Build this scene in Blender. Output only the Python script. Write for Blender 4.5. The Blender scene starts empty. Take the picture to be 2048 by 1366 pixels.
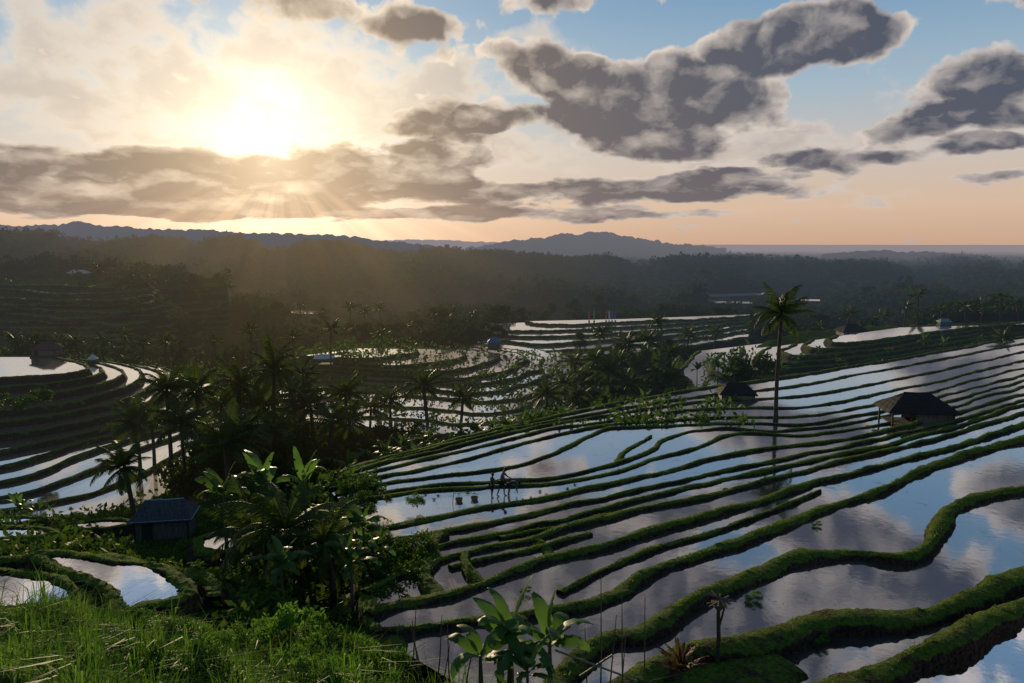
import bpy, math, random
import numpy as np
from mathutils import Vector, Matrix, noise, kdtree
from mathutils.bvhtree import BVHTree
from mathutils.geometry import tessellate_polygon
random.seed(7); rng=np.random.default_rng(7)
scene=bpy.context.scene; COL=scene.collection
F=1594.; HZ=485.; PIT=math.atan((683-HZ)/F); cp,sp=math.cos(PIT),math.sin(PIT)
def ray(px,py):
    xn=(px-1024)/F; yn=(683-py)/F
    return Vector((xn, cp+yn*sp, -sp+yn*cp))
def at_z(px,py,z):
    d=ray(px,py); return d*(z/d.z)
def at_y(px,py,Y):
    d=ray(px,py); return d*(Y/d.y)
cam=bpy.data.cameras.new("camera"); co=bpy.data.objects.new("camera",cam); COL.objects.link(co)
cam.sensor_width=36; cam.lens=F/2048*36; cam.clip_start=.1; cam.clip_end=90000
co.rotation_euler=(math.pi/2-PIT,0,0); scene.camera=co
scene.view_settings.view_transform='Standard'; scene.view_settings.look='None'; scene.view_settings.exposure=0
S=ray(545,312).normalized(); S_AZ=math.atan2(S.x,S.y); S_EL=math.asin(S.z)
# ------------------------------------------------------------ node helpers
def nd(nt,t,**k):
    n=nt.nodes.new(t)
    for a,b in k.items(): setattr(n,a,b)
    return n
def put(nt,sock,v):
    if isinstance(v,bpy.types.NodeSocket): nt.links.new(v,sock)
    elif v is not None: sock.default_value=v
def mt(nt,op,*a,clamp=False):
    n=nd(nt,'ShaderNodeMath',operation=op,use_clamp=clamp)
    for i,v in enumerate(a): put(nt,n.inputs[i],v)
    return n.outputs[0]
def vm(nt,op,*a):
    n=nd(nt,'ShaderNodeVectorMath',operation=op)
    for i,v in enumerate(a): put(nt,n.inputs[i],v)
    return n.outputs['Value'] if op in('DOT_PRODUCT','LENGTH','DISTANCE') else n.outputs[0]
def mixc(nt,f,a,b,bt='MIX'):
    n=nd(nt,'ShaderNodeMix',data_type='RGBA',blend_type=bt)
    put(nt,n.inputs[0],f)
    for i,v in((6,a),(7,b)):
        if isinstance(v,tuple) and len(v)==3: v=v+(1,)
        put(nt,n.inputs[i],v)
    return n.outputs[2]
def scl(nt,col,f):
    n=nd(nt,'ShaderNodeVectorMath',operation='SCALE'); put(nt,n.inputs[0],col); put(nt,n.inputs['Scale'],f); return n.outputs[0]
def smooth(nt,v,a,b):
    n=nd(nt,'ShaderNodeMapRange',interpolation_type='SMOOTHSTEP'); put(nt,n.inputs[0],v); n.inputs[1].default_value=a; n.inputs[2].default_value=b; return n.outputs[0]
def nz(nt,vec,scale,detail=4,rough=.55,dist=0,dim='3D'):
    n=nd(nt,'ShaderNodeTexNoise',noise_dimensions=dim); put(nt,n.inputs['Vector'],vec); n.inputs['Scale'].default_value=scale
    n.inputs['Detail'].default_value=detail; n.inputs['Roughness'].default_value=rough; n.inputs['Distortion'].default_value=dist
    return n
def comb(nt,x,y,z=0.):
    n=nd(nt,'ShaderNodeCombineXYZ'); put(nt,n.inputs[0],x); put(nt,n.inputs[1],y); put(nt,n.inputs[2],z); return n.outputs[0]
def ramp(nt,v,stops):
    n=nd(nt,'ShaderNodeValToRGB'); put(nt,n.inputs[0],v); e=n.color_ramp.elements
    while len(e)<len(stops): e.new(.5)
    for q,(p,c) in zip(e,stops): q.position=p; q.color=tuple(c)+(1,)
    return n.outputs[0]
# ------------------------------------------------------------ world
def pe(px,py):
    d=ray(px,py).normalized(); return math.atan2(d.x,d.y),math.asin(d.z)
def make_world():
    w=bpy.data.worlds.new("World"); scene.world=w; w.use_nodes=True; nt=w.node_tree; nt.nodes.clear()
    tc=nd(nt,'ShaderNodeTexCoord').outputs['Generated']
    sx=nd(nt,'ShaderNodeSeparateXYZ'); put(nt,sx.inputs[0],tc); X,Y,Z=sx.outputs
    az=mt(nt,'ARCTAN2',X,Y); el=mt(nt,'ARCSINE',Z)
    ang=mt(nt,'ARCCOSINE',vm(nt,'DOT_PRODUCT',tc,tuple(S)))
    p=comb(nt,az,el)
    base=ramp(nt,mt(nt,'MULTIPLY',el,1.25),[(0,(.58,.37,.26)),(.05,(.66,.47,.34)),(.12,(.58,.51,.45)),(.22,(.35,.46,.55)),(.34,(.18,.33,.50)),(.58,(.11,.20,.33)),(1,(.06,.12,.22))])
    ly=lambda e_: .35*math.log(e_+.06)+1.
    lel=mt(nt,'MULTIPLY_ADD',mt(nt,'LOGARITHM',mt(nt,'ADD',mt(nt,'MAXIMUM',el,-.03),.06),math.e),.35,1.)
    q=comb(nt,az,lel)
    wp=nz(nt,q,9,4,.55,0,'2D').outputs['Color']
    pw=vm(nt,'ADD',p,vm(nt,'MULTIPLY_ADD',wp,(.07,.034,0),(-.035,-.017,0)))
    def blobs(B,acc,fac):
        for (bx,by,rx,ry,wt) in B:
            a0,e0=pe(bx,by); ra,re=rx/F,ry/F
            v=vm(nt,'MULTIPLY_ADD',pw,(1/ra,1/re,0),(-a0/ra,-e0/re,0))
            d=vm(nt,'DOT_PRODUCT',v,v)
            acc=mt(nt,'MULTIPLY_ADD',mt(nt,'MULTIPLY_ADD',d,-fac,1.,clamp=True),wt,acc)
        return acc
    B=[(160,360,440,56,1.7),(520,406,330,30,1.05),(640,28,300,38,.75),(870,80,120,44,.9),(1085,130,95,46,.9),
       (1345,190,210,76,1.6),(1210,250,190,38,.85),(868,248,105,52,1.),(770,332,200,42,1.3),(1000,225,70,30,.85),(1150,0,200,26,.75),
       (1620,68,160,54,1.5),(1975,165,115,60,1.15),(1850,250,140,28,1.),(1690,325,170,26,1.1),(1985,288,85,16,.95),(1980,345,90,13,.9),(1190,380,390,27,1.35),
       (1090,428,400,17,1.2),(1320,298,150,28,1.05),(20,268,100,24,.6),(1460,345,55,11,.85),(560,432,300,14,.6),
       (1000,-230,420,105,1.25),(1580,-90,180,50,1.1),(1900,-260,260,75,1.1),(1260,-120,170,55,1.),(250,-150,380,90,.9),(1500,-440,520,110,1.1),(600,-500,480,120,.9),(2200,-80,200,60,.9)]
    acc=mt(nt,'MINIMUM',blobs(B,-.52,.55),.74)
    B2=[(430,140,460,190,1.05),(820,240,280,120,.75),(1280,300,480,80,.7),(1750,320,300,70,.65),(1100,110,240,80,.7),(1930,190,190,90,.65),(60,240,160,60,.5),(1640,80,170,50,.45),(1000,415,900,34,.5),(1300,-200,900,170,.45)]
    acc2=mt(nt,'MINIMUM',blobs(B2,-.56,.75),.45)
    def dens(qq,det):
        ns=nz(nt,qq,11,det,.535,0,'2D').outputs['Fac']
        vo=nd(nt,'ShaderNodeTexVoronoi',voronoi_dimensions='2D',feature='F1'); put(nt,vo.inputs['Vector'],qq)
        vo.inputs['Scale'].default_value=28
        v2=mt(nt,'MULTIPLY',vo.outputs['Distance'],vo.outputs['Distance'])
        return mt(nt,'ADD',mt(nt,'MULTIPLY_ADD',ns,2.4,-1.2),mt(nt,'MULTIPLY_ADD',v2,-.32,.07))
    qd=vm(nt,'MULTIPLY_ADD',nz(nt,q,34,3,.5,0,'2D').outputs['Color'],(.020,.020,0),q)
    d1=dens(qd,7)
    n_=nd(nt,'ShaderNodeVectorMath',operation='NORMALIZE'); put(nt,n_.inputs[0],vm(nt,'SUBTRACT',comb(nt,S_AZ,ly(S_EL)+.6),q))
    q2=vm(nt,'MULTIPLY_ADD',n_.outputs[0],(.020,.038,0),qd)
    d2=dens(q2,4)
    D=mt(nt,'ADD',d1,acc)
    alpha=smooth(nt,D,-.08,.19); thick=smooth(nt,D,-.04,.56)
    rel=mt(nt,'MULTIPLY',mt(nt,'SUBTRACT',d1,d2),.85)
    prox=mt(nt,'EXPONENT',mt(nt,'MULTIPLY',ang,-4.2))
    dark=mixc(nt,mt(nt,'MULTIPLY',prox,1.2,clamp=True),(.058,.075,.118),(.36,.25,.15))
    light=mixc(nt,mt(nt,'MULTIPLY',prox,1.3,clamp=True),(.68,.60,.55),(1.10,.90,.64))
    lf=mt(nt,'ADD',mt(nt,'MULTIPLY_ADD',thick,-.86,.88),rel,clamp=True)
    cloud=mixc(nt,lf,dark,light)
    lowpur=mt(nt,'EXPONENT',mt(nt,'MULTIPLY',el,-16.))
    cloud=mixc(nt,mt(nt,'MULTIPLY',lowpur,.50,clamp=True),cloud,(.26,.20,.21))
    g2=mt(nt,'EXPONENT',mt(nt,'MULTIPLY',ang,-4.8))
    base=vm(nt,'ADD',base,scl(nt,(1.,.83,.56),mt(nt,'MULTIPLY',g2,.42)))
    D2=mt(nt,'ADD',mt(nt,'MULTIPLY',d1,.9),acc2)
    a2=smooth(nt,D2,-.12,.42)
    veil=mixc(nt,smooth(nt,D2,.05,.75),light,mixc(nt,.38,light,dark))
    veil=mixc(nt,mt(nt,'MULTIPLY',lowpur,.45,clamp=True),veil,(.50,.35,.30))
    col=mixc(nt,mt(nt,'MULTIPLY',a2,.80),base,veil)
    col=mixc(nt,mt(nt,'MULTIPLY',alpha,.97),col,cloud)
    g1=mt(nt,'EXPONENT',mt(nt,'MULTIPLY',ang,-15.))
    gg=mt(nt,'MULTIPLY',g1,mt(nt,'MULTIPLY_ADD',mt(nt,'MULTIPLY',thick,alpha),-.62,1.0))
    col=vm(nt,'ADD',col,scl(nt,(1.15,1.0,.72),gg))
    g3=mt(nt,'EXPONENT',mt(nt,'MULTIPLY',ang,-8.))
    col=vm(nt,'ADD',col,scl(nt,(1.,.68,.34),mt(nt,'MULTIPLY',g3,.18)))
    da=mt(nt,'SUBTRACT',az,S_AZ+.01); de=mt(nt,'SUBTRACT',el,S_EL)
    th=mt(nt,'ARCTAN2',da,mt(nt,'MULTIPLY',de,-1.))
    rn=nz(nt,comb(nt,mt(nt,'MULTIPLY',th,6.),0.),1.,2,.5,0,'2D').outputs['Fac']
    rm=mt(nt,'MULTIPLY',smooth(nt,de,-.02,-.07),mt(nt,'EXPONENT',mt(nt,'MULTIPLY',mt(nt,'MULTIPLY',da,da),-14.)))
    col=vm(nt,'ADD',col,scl(nt,(.24,.15,.08),mt(nt,'MULTIPLY',rm,smooth(nt,rn,.34,.68))))
    bg=nd(nt,'ShaderNodeBackground'); put(nt,bg.inputs[0],col); bg.inputs[1].default_value=1.
    sky=nd(nt,'ShaderNodeTexSky'); sky.sky_type='NISHITA'; sky.sun_disc=False; sky.sun_elevation=S_EL; sky.sun_rotation=S_AZ%(2*math.pi)
    bg2=nd(nt,'ShaderNodeBackground'); put(nt,bg2.inputs[0],scl(nt,sky.outputs[0],.03)); bg2.inputs[1].default_value=.05
    ad=nd(nt,'ShaderNodeAddShader'); nt.links.new(bg.outputs[0],ad.inputs[0]); nt.links.new(bg2.outputs[0],ad.inputs[1])
    out=nd(nt,'ShaderNodeOutputWorld'); nt.links.new(ad.outputs[0],out.inputs[0])
    w.cycles.sampling_method='MANUAL'; w.cycles.sample_map_resolution=512
make_world()
sl=bpy.data.lights.new("sun","SUN"); so=bpy.data.objects.new("sun",sl); COL.objects.link(so)
sl.energy=4.0; sl.angle=math.radians(.6); sl.color=(1,.78,.46)
so.rotation_euler=S.to_track_quat('Z','Y').to_euler()
# ------------------------------------------------------------ painted haze group: emission mixed into every surface by distance
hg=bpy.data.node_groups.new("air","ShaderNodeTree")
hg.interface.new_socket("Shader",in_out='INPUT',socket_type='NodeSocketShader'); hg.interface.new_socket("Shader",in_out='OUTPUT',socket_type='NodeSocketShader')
def make_painted_haze():
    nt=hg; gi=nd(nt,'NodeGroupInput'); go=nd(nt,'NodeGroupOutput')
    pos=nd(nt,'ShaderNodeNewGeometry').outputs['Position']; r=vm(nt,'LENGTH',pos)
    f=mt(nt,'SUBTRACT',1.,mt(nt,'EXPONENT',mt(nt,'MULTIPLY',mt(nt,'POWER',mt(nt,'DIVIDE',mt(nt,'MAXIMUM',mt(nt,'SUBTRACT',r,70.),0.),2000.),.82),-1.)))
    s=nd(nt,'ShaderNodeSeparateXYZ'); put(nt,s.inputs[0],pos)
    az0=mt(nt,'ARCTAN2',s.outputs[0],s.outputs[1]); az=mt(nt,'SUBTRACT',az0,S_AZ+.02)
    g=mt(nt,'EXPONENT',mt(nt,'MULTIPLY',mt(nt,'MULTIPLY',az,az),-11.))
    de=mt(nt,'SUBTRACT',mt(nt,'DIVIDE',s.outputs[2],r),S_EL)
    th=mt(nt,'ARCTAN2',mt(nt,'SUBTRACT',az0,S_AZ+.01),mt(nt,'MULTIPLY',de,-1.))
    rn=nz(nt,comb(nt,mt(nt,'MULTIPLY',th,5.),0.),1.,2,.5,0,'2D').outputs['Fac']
    g=mt(nt,'MULTIPLY',g,mt(nt,'MULTIPLY',smooth(nt,r,6500,900),mt(nt,'MULTIPLY_ADD',smooth(nt,rn,.34,.70),.18,.86)),clamp=True)  # golden sun glow with faint light shafts, painted by direction
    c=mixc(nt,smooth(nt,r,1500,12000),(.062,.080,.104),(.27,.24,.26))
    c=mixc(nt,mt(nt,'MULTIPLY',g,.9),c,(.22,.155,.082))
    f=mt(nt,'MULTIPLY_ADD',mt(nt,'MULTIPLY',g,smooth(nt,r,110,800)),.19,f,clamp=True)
    em=nd(nt,'ShaderNodeEmission'); put(nt,em.inputs[0],c)  # surfaces glow in the haze colour; there is no air volume
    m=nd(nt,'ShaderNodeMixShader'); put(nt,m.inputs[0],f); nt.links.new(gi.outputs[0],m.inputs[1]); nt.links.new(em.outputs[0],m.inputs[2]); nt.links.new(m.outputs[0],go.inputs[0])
make_painted_haze()
def newmat(name):
    m=bpy.data.materials.new(name); m.use_nodes=True; m.node_tree.nodes.clear()
    try: m.cycles.emission_sampling='NONE'
    except Exception: pass
    return m,m.node_tree
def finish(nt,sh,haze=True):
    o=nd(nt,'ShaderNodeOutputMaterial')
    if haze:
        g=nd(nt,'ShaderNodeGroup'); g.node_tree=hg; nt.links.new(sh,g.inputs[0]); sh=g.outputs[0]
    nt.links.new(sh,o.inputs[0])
def bump(nt,h,st,dist):
    b=nd(nt,'ShaderNodeBump'); b.inputs['Strength'].default_value=st; b.inputs['Distance'].default_value=dist; put(nt,b.inputs['Height'],h); return b.outputs[0]
def princ(nt,col,rough=.8,normal=None,spec=.25,metal=0):
    p=nd(nt,'ShaderNodeBsdfPrincipled'); 
    if isinstance(col,tuple): col=col+(1,) if len(col)==3 else col
    put(nt,p.inputs['Base Color'],col); put(nt,p.inputs['Roughness'],rough); p.inputs['Specular IOR Level'].default_value=spec; p.inputs['Metallic'].default_value=metal
    if normal is not None: nt.links.new(normal,p.inputs['Normal'])
    return p.outputs[0]
def foliage(name,c1,c2,trans=.35,scale=.8,rough=.55,spec=.12):
    m,nt=newmat(name); g=nd(nt,'ShaderNodeNewGeometry').outputs['Position']
    n=nz(nt,g,scale,3).outputs['Fac']; oi=nd(nt,'ShaderNodeObjectInfo').outputs['Random']
    f=mt(nt,'ADD',smooth(nt,n,.35,.65),mt(nt,'MULTIPLY_ADD',oi,.6,-.3),clamp=True)
    c=mixc(nt,f,c1,c2)
    if spec>0: s1=princ(nt,c,rough,None,spec)
    else:
        d=nd(nt,'ShaderNodeBsdfDiffuse'); put(nt,d.inputs[0],c); s1=d.outputs[0]
    t=nd(nt,'ShaderNodeBsdfTranslucent'); put(nt,t.inputs[0],scl(nt,mixc(nt,.25,c,(.18,.27,.02)),1.2))
    mx=nd(nt,'ShaderNodeMixShader'); mx.inputs[0].default_value=trans; nt.links.new(s1,mx.inputs[1]); nt.links.new(t.outputs[0],mx.inputs[2])
    finish(nt,mx.outputs[0]); return m
def solid(name,c1,c2=None,scale=3.,rough=.8,bs=.3,stretch=(1,1,1),metal=0,spec=.25,haze=True):
    m,nt=newmat(name); tc=nd(nt,'ShaderNodeTexCoord').outputs['Object']
    v=vm(nt,'MULTIPLY',tc,stretch); n=nz(nt,v,scale,5).outputs['Fac']
    c=mixc(nt,smooth(nt,n,.3,.7),c1,c2 or tuple(x*.6 for x in c1))
    finish(nt,princ(nt,c,rough,bump(nt,n,bs,.03),spec,metal),haze); return m
M={}
M['palm']=foliage('palm_leaf',(.020,.038,.010),(.044,.070,.014),.26)
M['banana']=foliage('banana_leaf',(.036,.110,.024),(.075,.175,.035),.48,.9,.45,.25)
M['bananadark']=foliage('deep_green_banana_leaf',(.024,.066,.016),(.052,.120,.024),.38,.9,.5,.15)  # deeper green leaf colour than the other banana leaves
M['leaf']=foliage('tree_leaf',(.014,.030,.009),(.036,.060,.015),.2,.8,.6,0)
M['shrub']=foliage('shrub_leaf',(.022,.052,.010),(.050,.112,.016),.3,.8,.6,.06)
M['bright']=foliage('bright_leaf',(.034,.110,.014),(.08,.21,.024),.45)
M['grass']=foliage('grass_blade',(.055,.108,.010),(.125,.190,.024),.42,.5)
M['lush']=foliage('lush_grass_blade',(.028,.110,.010),(.14,.27,.028),.52,1.3)
M['forest']=foliage('forest_leaf',(.014,.030,.014),(.044,.062,.022),.10,.03,.8,0)
M['red']=foliage('dark_red_leaf',(.050,.008,.014),(.09,.015,.022),.3)
M['bark']=solid('bark',(.075,.06,.045),(.035,.028,.022),4,.9,.5,(1,1,4))
M['stem']=solid('banana_stem',(.08,.09,.04),(.04,.035,.02),4,.6,.3,(1,1,.3))
M['dry']=solid('dry_stick',(.17,.125,.085),(.08,.055,.04),8,.8,.4,(1,1,.3))
M['bamboo']=solid('pale_bamboo',(.34,.28,.19),(.22,.18,.12),5,.6,.2)
M['tile']=solid('roof_tile',(.034,.030,.029),(.013,.012,.012),5,.85,.8,(1,4,1),0,.1)
M['tin']=solid('weathered_tin',(.070,.072,.076),(.024,.025,.028),2,.7,.6,(9,1,1),0,.2)
M['pale']=solid('pale_sheet',(.50,.50,.50),(.33,.34,.36),2,.5,.2)
M['blue']=solid('blue_sheet',(.03,.17,.32),(.02,.10,.20),2,.6,.2)
M['edge']=solid('faded_blue_edge',(.18,.26,.34),(.10,.15,.21),3,.6,.2)
M['board']=solid('grey_board',(.17,.145,.12),(.06,.05,.042),3,.85,.5,(9,9,.4))
M['darkwood']=solid('dark_wood',(.05,.04,.032),(.02,.016,.013),4,.85,.4,(5,5,.4))
M['wallpale']=solid('pale_wall',(.30,.28,.25),(.2,.18,.16),2,.8,.2)
M['brownroof']=solid('brown_roof',(.11,.06,.045),(.06,.035,.03),4,.8,.4)
M['skin']=solid('skin',(.16,.085,.055),(.12,.065,.04),6,.6,.05)
M['hair']=solid('hair',(.012,.01,.01),(.006,.005,.005),30,.6,.3)
M['shirtA']=solid('teal_cloth',(.03,.055,.06),(.02,.035,.04),6,.9,.3)
M['shirtB']=solid('grey_cloth',(.16,.17,.20),(.10,.11,.13),6,.9,.3)
M['shirtC']=solid('blue_cloth',(.03,.05,.11),(.02,.03,.07),6,.9,.3)
M['short']=solid('dark_cloth',(.025,.025,.03),(.015,.015,.018),6,.9,.3)
M['wicker']=solid('wicker',(.26,.19,.12),(.12,.085,.05),14,.8,.8,(1,1,3))
for k,c in dict(flag_pink=(.55,.05,.16),flag_green=(.05,.42,.12),flag_white=(.6,.6,.62),flag_red=(.5,.04,.04),flag_blue=(.06,.10,.5),flag_violet=(.32,.06,.45)).items(): M[k]=solid(k,c,c,2,.8,.1)
def ground_mat():
    m,nt=newmat('ground_cover'); pos=nd(nt,'ShaderNodeNewGeometry').outputs['Position']
    r=vm(nt,'LENGTH',pos); far=smooth(nt,r,150,260)
    n1=nz(nt,pos,.5,6,.6).outputs['Fac']; n2=nz(nt,pos,.012,4,.6).outputs['Fac']; n3=nz(nt,pos,3.,4,.6).outputs['Fac']
    c=mixc(nt,smooth(nt,n1,.35,.65),(.020,.038,.010),(.042,.066,.014))
    c=mixc(nt,smooth(nt,n3,.55,.75),c,(.036,.028,.018))
    s=nd(nt,'ShaderNodeSeparateXYZ'); put(nt,s.inputs[0],pos)
    st=mt(nt,'FRACT',mt(nt,'MULTIPLY_ADD',s.outputs[2],.62,mt(nt,'MULTIPLY',n2,2.)))
    field=mixc(nt,smooth(nt,st,.5,.7),(.012,.020,.008),(.045,.070,.018))
    fm=mt(nt,'MULTIPLY',far,smooth(nt,n2,.38,.46))
    c=mixc(nt,fm,c,field)
    d=nd(nt,'ShaderNodeBsdfDiffuse'); put(nt,d.inputs[0],c); nt.links.new(bump(nt,n1,.8,.3),d.inputs['Normal'])
    finish(nt,d.outputs[0]); return m
M['ground']=ground_mat()
def bank_mat():
    m,nt=newmat('bank_soil_and_grass'); ge=nd(nt,'ShaderNodeNewGeometry'); pos=ge.outputs['Position']
    n1=nz(nt,pos,1.1,6,.65).outputs['Fac']; n2=nz(nt,pos,7,5,.7).outputs['Fac']
    s=nd(nt,'ShaderNodeSeparateXYZ'); put(nt,s.inputs[0],ge.outputs['Normal'])
    up=smooth(nt,s.outputs[2],.25,.85)
    r=vm(nt,'LENGTH',pos); near=smooth(nt,r,50,25)
    soil=mixc(nt,smooth(nt,n2,.35,.65),(.018,.012,.009),(.074,.050,.034))
    green=mixc(nt,smooth(nt,n2,.35,.65),(.038,.074,.011),(.110,.160,.022))
    f=mt(nt,'ADD',mt(nt,'MULTIPLY',up,.80),mt(nt,'MULTIPLY_ADD',n1,1.7,-.85))
    f=mt(nt,'ADD',f,mt(nt,'MULTIPLY',near,-.34))
    c=mixc(nt,smooth(nt,f,.20,.55),soil,green)
    finish(nt,princ(nt,c,.95,bump(nt,n2,1.,.15),.05)); return m
M['bank']=bank_mat()
def water_mat():
    m,nt=newmat('paddy_water'); pos=nd(nt,'ShaderNodeNewGeometry').outputs['Position']
    w=nz(nt,vm(nt,'MULTIPLY',pos,(1,1,0)),2.2,3,.5).outputs['Fac']; w2=nz(nt,pos,.25,3).outputs['Fac']; w3=nz(nt,pos,.9,6,.7).outputs['Fac']
    h=mt(nt,'ADD',mt(nt,'MULTIPLY',w,.35),w2)
    b=bump(nt,h,.055,.10)
    gl=nd(nt,'ShaderNodeBsdfGlossy'); gl.inputs['Color'].default_value=(.88,.88,.91,1); gl.inputs['Roughness'].default_value=.045; nt.links.new(b,gl.inputs['Normal'])
    mud=mixc(nt,smooth(nt,w3,.45,.62),(.060,.052,.046),(.026,.024,.018))
    df=princ(nt,mud,.6,None,.2)
    fr=nd(nt,'ShaderNodeFresnel'); fr.inputs[0].default_value=1.55; nt.links.new(b,fr.inputs['Normal'])
    f=mt(nt,'MULTIPLY_ADD',mt(nt,'POWER',fr.outputs[0],.62),1.0,.20,clamp=True)
    spk=smooth(nt,nz(nt,pos,5.,4,.7).outputs['Fac'],.64,.68)
    f=mt(nt,'MULTIPLY',f,mt(nt,'MULTIPLY_ADD',mt(nt,'MULTIPLY',spk,smooth(nt,w2,.45,.6)),-.7,1.))
    f=mt(nt,'MULTIPLY',f,mt(nt,'MULTIPLY_ADD',smooth(nt,w3,.58,.70),-.30,1.))
    mx=nd(nt,'ShaderNodeMixShader'); put(nt,mx.inputs[0],f); nt.links.new(df,mx.inputs[1]); nt.links.new(gl.outputs[0],mx.inputs[2])
    finish(nt,mx.outputs[0]); return m
M['water']=water_mat()
# ------------------------------------------------------------ mesh helpers
def mesh_q(name,V,Q,mat,smooth_=False):
    me=bpy.data.meshes.new(name); V=np.ascontiguousarray(V,dtype=np.float32); Q=np.ascontiguousarray(Q,dtype=np.int32); k=Q.shape[1]
    me.vertices.add(len(V)); me.vertices.foreach_set('co',V.ravel()); me.loops.add(Q.size); me.loops.foreach_set('vertex_index',Q.ravel())
    me.polygons.add(len(Q)); me.polygons.foreach_set('loop_start',np.arange(len(Q),dtype=np.int32)*k)
    me.update(calc_edges=True); me.validate()
    if smooth_: me.polygons.foreach_set('use_smooth',np.ones(len(me.polygons),dtype=bool))
    me.materials.append(mat); return me
def link(name,me,parent=None,loc=None,**p):
    o=bpy.data.objects.new(name,me); COL.objects.link(o)
    if parent: o.parent=parent
    if loc is not None: o.location=loc
    for a,b in p.items():
        if b is not None: o[a]=b
    return o
class MB:
    def __init__(s): s.v=[]; s.f=[]
    def add(s,vs,fs):
        o=len(s.v); s.v+= [tuple(x) for x in vs]; s.f+=[tuple(i+o for i in f) for f in fs]
    def box(s,c,d,rot=None):
        x,y,z=[k/2 for k in d]; vs=[Vector((a*x,b*y,e*z)) for e in(-1,1) for a,b in((-1,-1),(1,-1),(1,1),(-1,1))]
        if rot is not None: vs=[rot@v for v in vs]
        s.add([v+Vector(c) for v in vs],[(3,2,1,0),(4,5,6,7),(0,1,5,4),(1,2,6,5),(2,3,7,6),(3,0,4,7)])
    def tube(s,pts,rad,seg=7,cap=True):
        pts=[Vector(p) for p in pts]; n=len(pts)
        if not hasattr(rad,'__len__'): rad=[rad]*n
        vs=[]
        for i,p in enumerate(pts):
            t=(pts[min(i+1,n-1)]-pts[max(i-1,0)]).normalized(); a=t.orthogonal() if abs(t.z)<.9 else t.cross(Vector((0,1,0))); a.normalize()
            if abs(t.z)<.9: a=t.cross(Vector((0,0,1))).normalized()
            b=t.cross(a)
            for k in range(seg):
                q=2*math.pi*k/seg; vs.append(p+(a*math.cos(q)+b*math.sin(q))*rad[i])
        fs=[(i*seg+k,i*seg+(k+1)%seg,(i+1)*seg+(k+1)%seg,(i+1)*seg+k) for i in range(n-1) for k in range(seg)]
        if cap: fs+=[tuple(range(seg))[::-1],tuple((n-1)*seg+k for k in range(seg))]
        s.add(vs,fs)
    def lathe(s,prof,seg=14,c=(0,0,0)):
        vs=[(c[0]+r*math.cos(2*math.pi*k/seg),c[1]+r*math.sin(2*math.pi*k/seg),c[2]+z) for r,z in prof for k in range(seg)]
        s.add(vs,[(i*seg+k,i*seg+(k+1)%seg,(i+1)*seg+(k+1)%seg,(i+1)*seg+k) for i in range(len(prof)-1) for k in range(seg)])
    def mesh(s,name,mat,sm=False):
        me=bpy.data.meshes.new(name); me.from_pydata(s.v,[],s.f); me.materials.append(mat)
        if sm:
            for p in me.polygons: p.use_smooth=True
        return me
    def obj(s,name,mat,parent=None,sm=False,**k): return link(name,s.mesh(name,mat,sm),parent,**k)
def vnoise(x,y,seed=0):
    xi=np.floor(x).astype(np.int64); yi=np.floor(y).astype(np.int64); fx=x-xi; fy=y-yi; fx=fx*fx*(3-2*fx); fy=fy*fy*(3-2*fy)
    def h(a,b):
        n=(a*374761393+b*668265263+seed*974711)&0x7fffffff; n=((n^(n>>13))*1274126177)&0x7fffffff; return ((n^(n>>16))&0xffff)/65535.
    return (h(xi,yi)*(1-fx)+h(xi+1,yi)*fx)*(1-fy)+(h(xi,yi+1)*(1-fx)+h(xi+1,yi+1)*fx)*fy
def fbm(x,y,o=4,seed=0):
    r=0;a=.5
    for i in range(o): r=r+a*vnoise(x*2**i,y*2**i,seed+i); a*=.5
    return r
# ------------------------------------------------------------ terraces
SAMP=[]; TOPS=[]
def catmull(P,n):
    P=np.array(P); P=np.vstack([2*P[0]-P[1],P,2*P[-1]-P[-2]]); out=[]
    for i in range(1,len(P)-2):
        t=np.linspace(0,1,24,endpoint=False)[:,None]; a,b,c,d=P[i-1],P[i],P[i+1],P[i+2]
        out.append(.5*((2*b)+(-a+c)*t+(2*a-5*b+4*c-d)*t**2+(-a+3*b-3*c+d)*t**3))
    out.append(P[-2][None]); C=np.vstack(out)
    dl=np.linalg.norm(np.diff(C,axis=0),axis=1); r=np.linalg.norm(C,axis=1); w=dl/((r[1:]+r[:-1])/2)**.8
    s=np.concatenate([[0],np.cumsum(w)]); q=np.linspace(0,s[-1],n)
    return np.stack([np.interp(q,s,C[:,0]),np.interp(q,s,C[:,1])],1)
def curve(pix,z,n=420,amp=.3,seed=0,ext=True):
    pix=list(pix)
    if ext and pix[-1][0]>=2040:
        a,b=pix[-2],pix[-1]; k=260/(b[0]-a[0]); pix.append((b[0]+260,b[1]+(b[1]-a[1])*k*.8))
    C=catmull([tuple(at_z(x,y,z))[:2] for x,y in pix],n)
    t=np.gradient(C,axis=0); t/=np.linalg.norm(t,axis=1)[:,None]+1e-9; nr=np.stack([-t[:,1],t[:,0]],1)
    s=np.concatenate([[0],np.cumsum(np.linalg.norm(np.diff(C,axis=0),axis=1))])
    wob=(vnoise(s/6.,s*0+seed*7.3,1)-.5)*2*amp+(vnoise(s/1.7,s*0+seed*3.1,2)-.5)*amp*.9
    return C+nr*wob[:,None]
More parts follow.
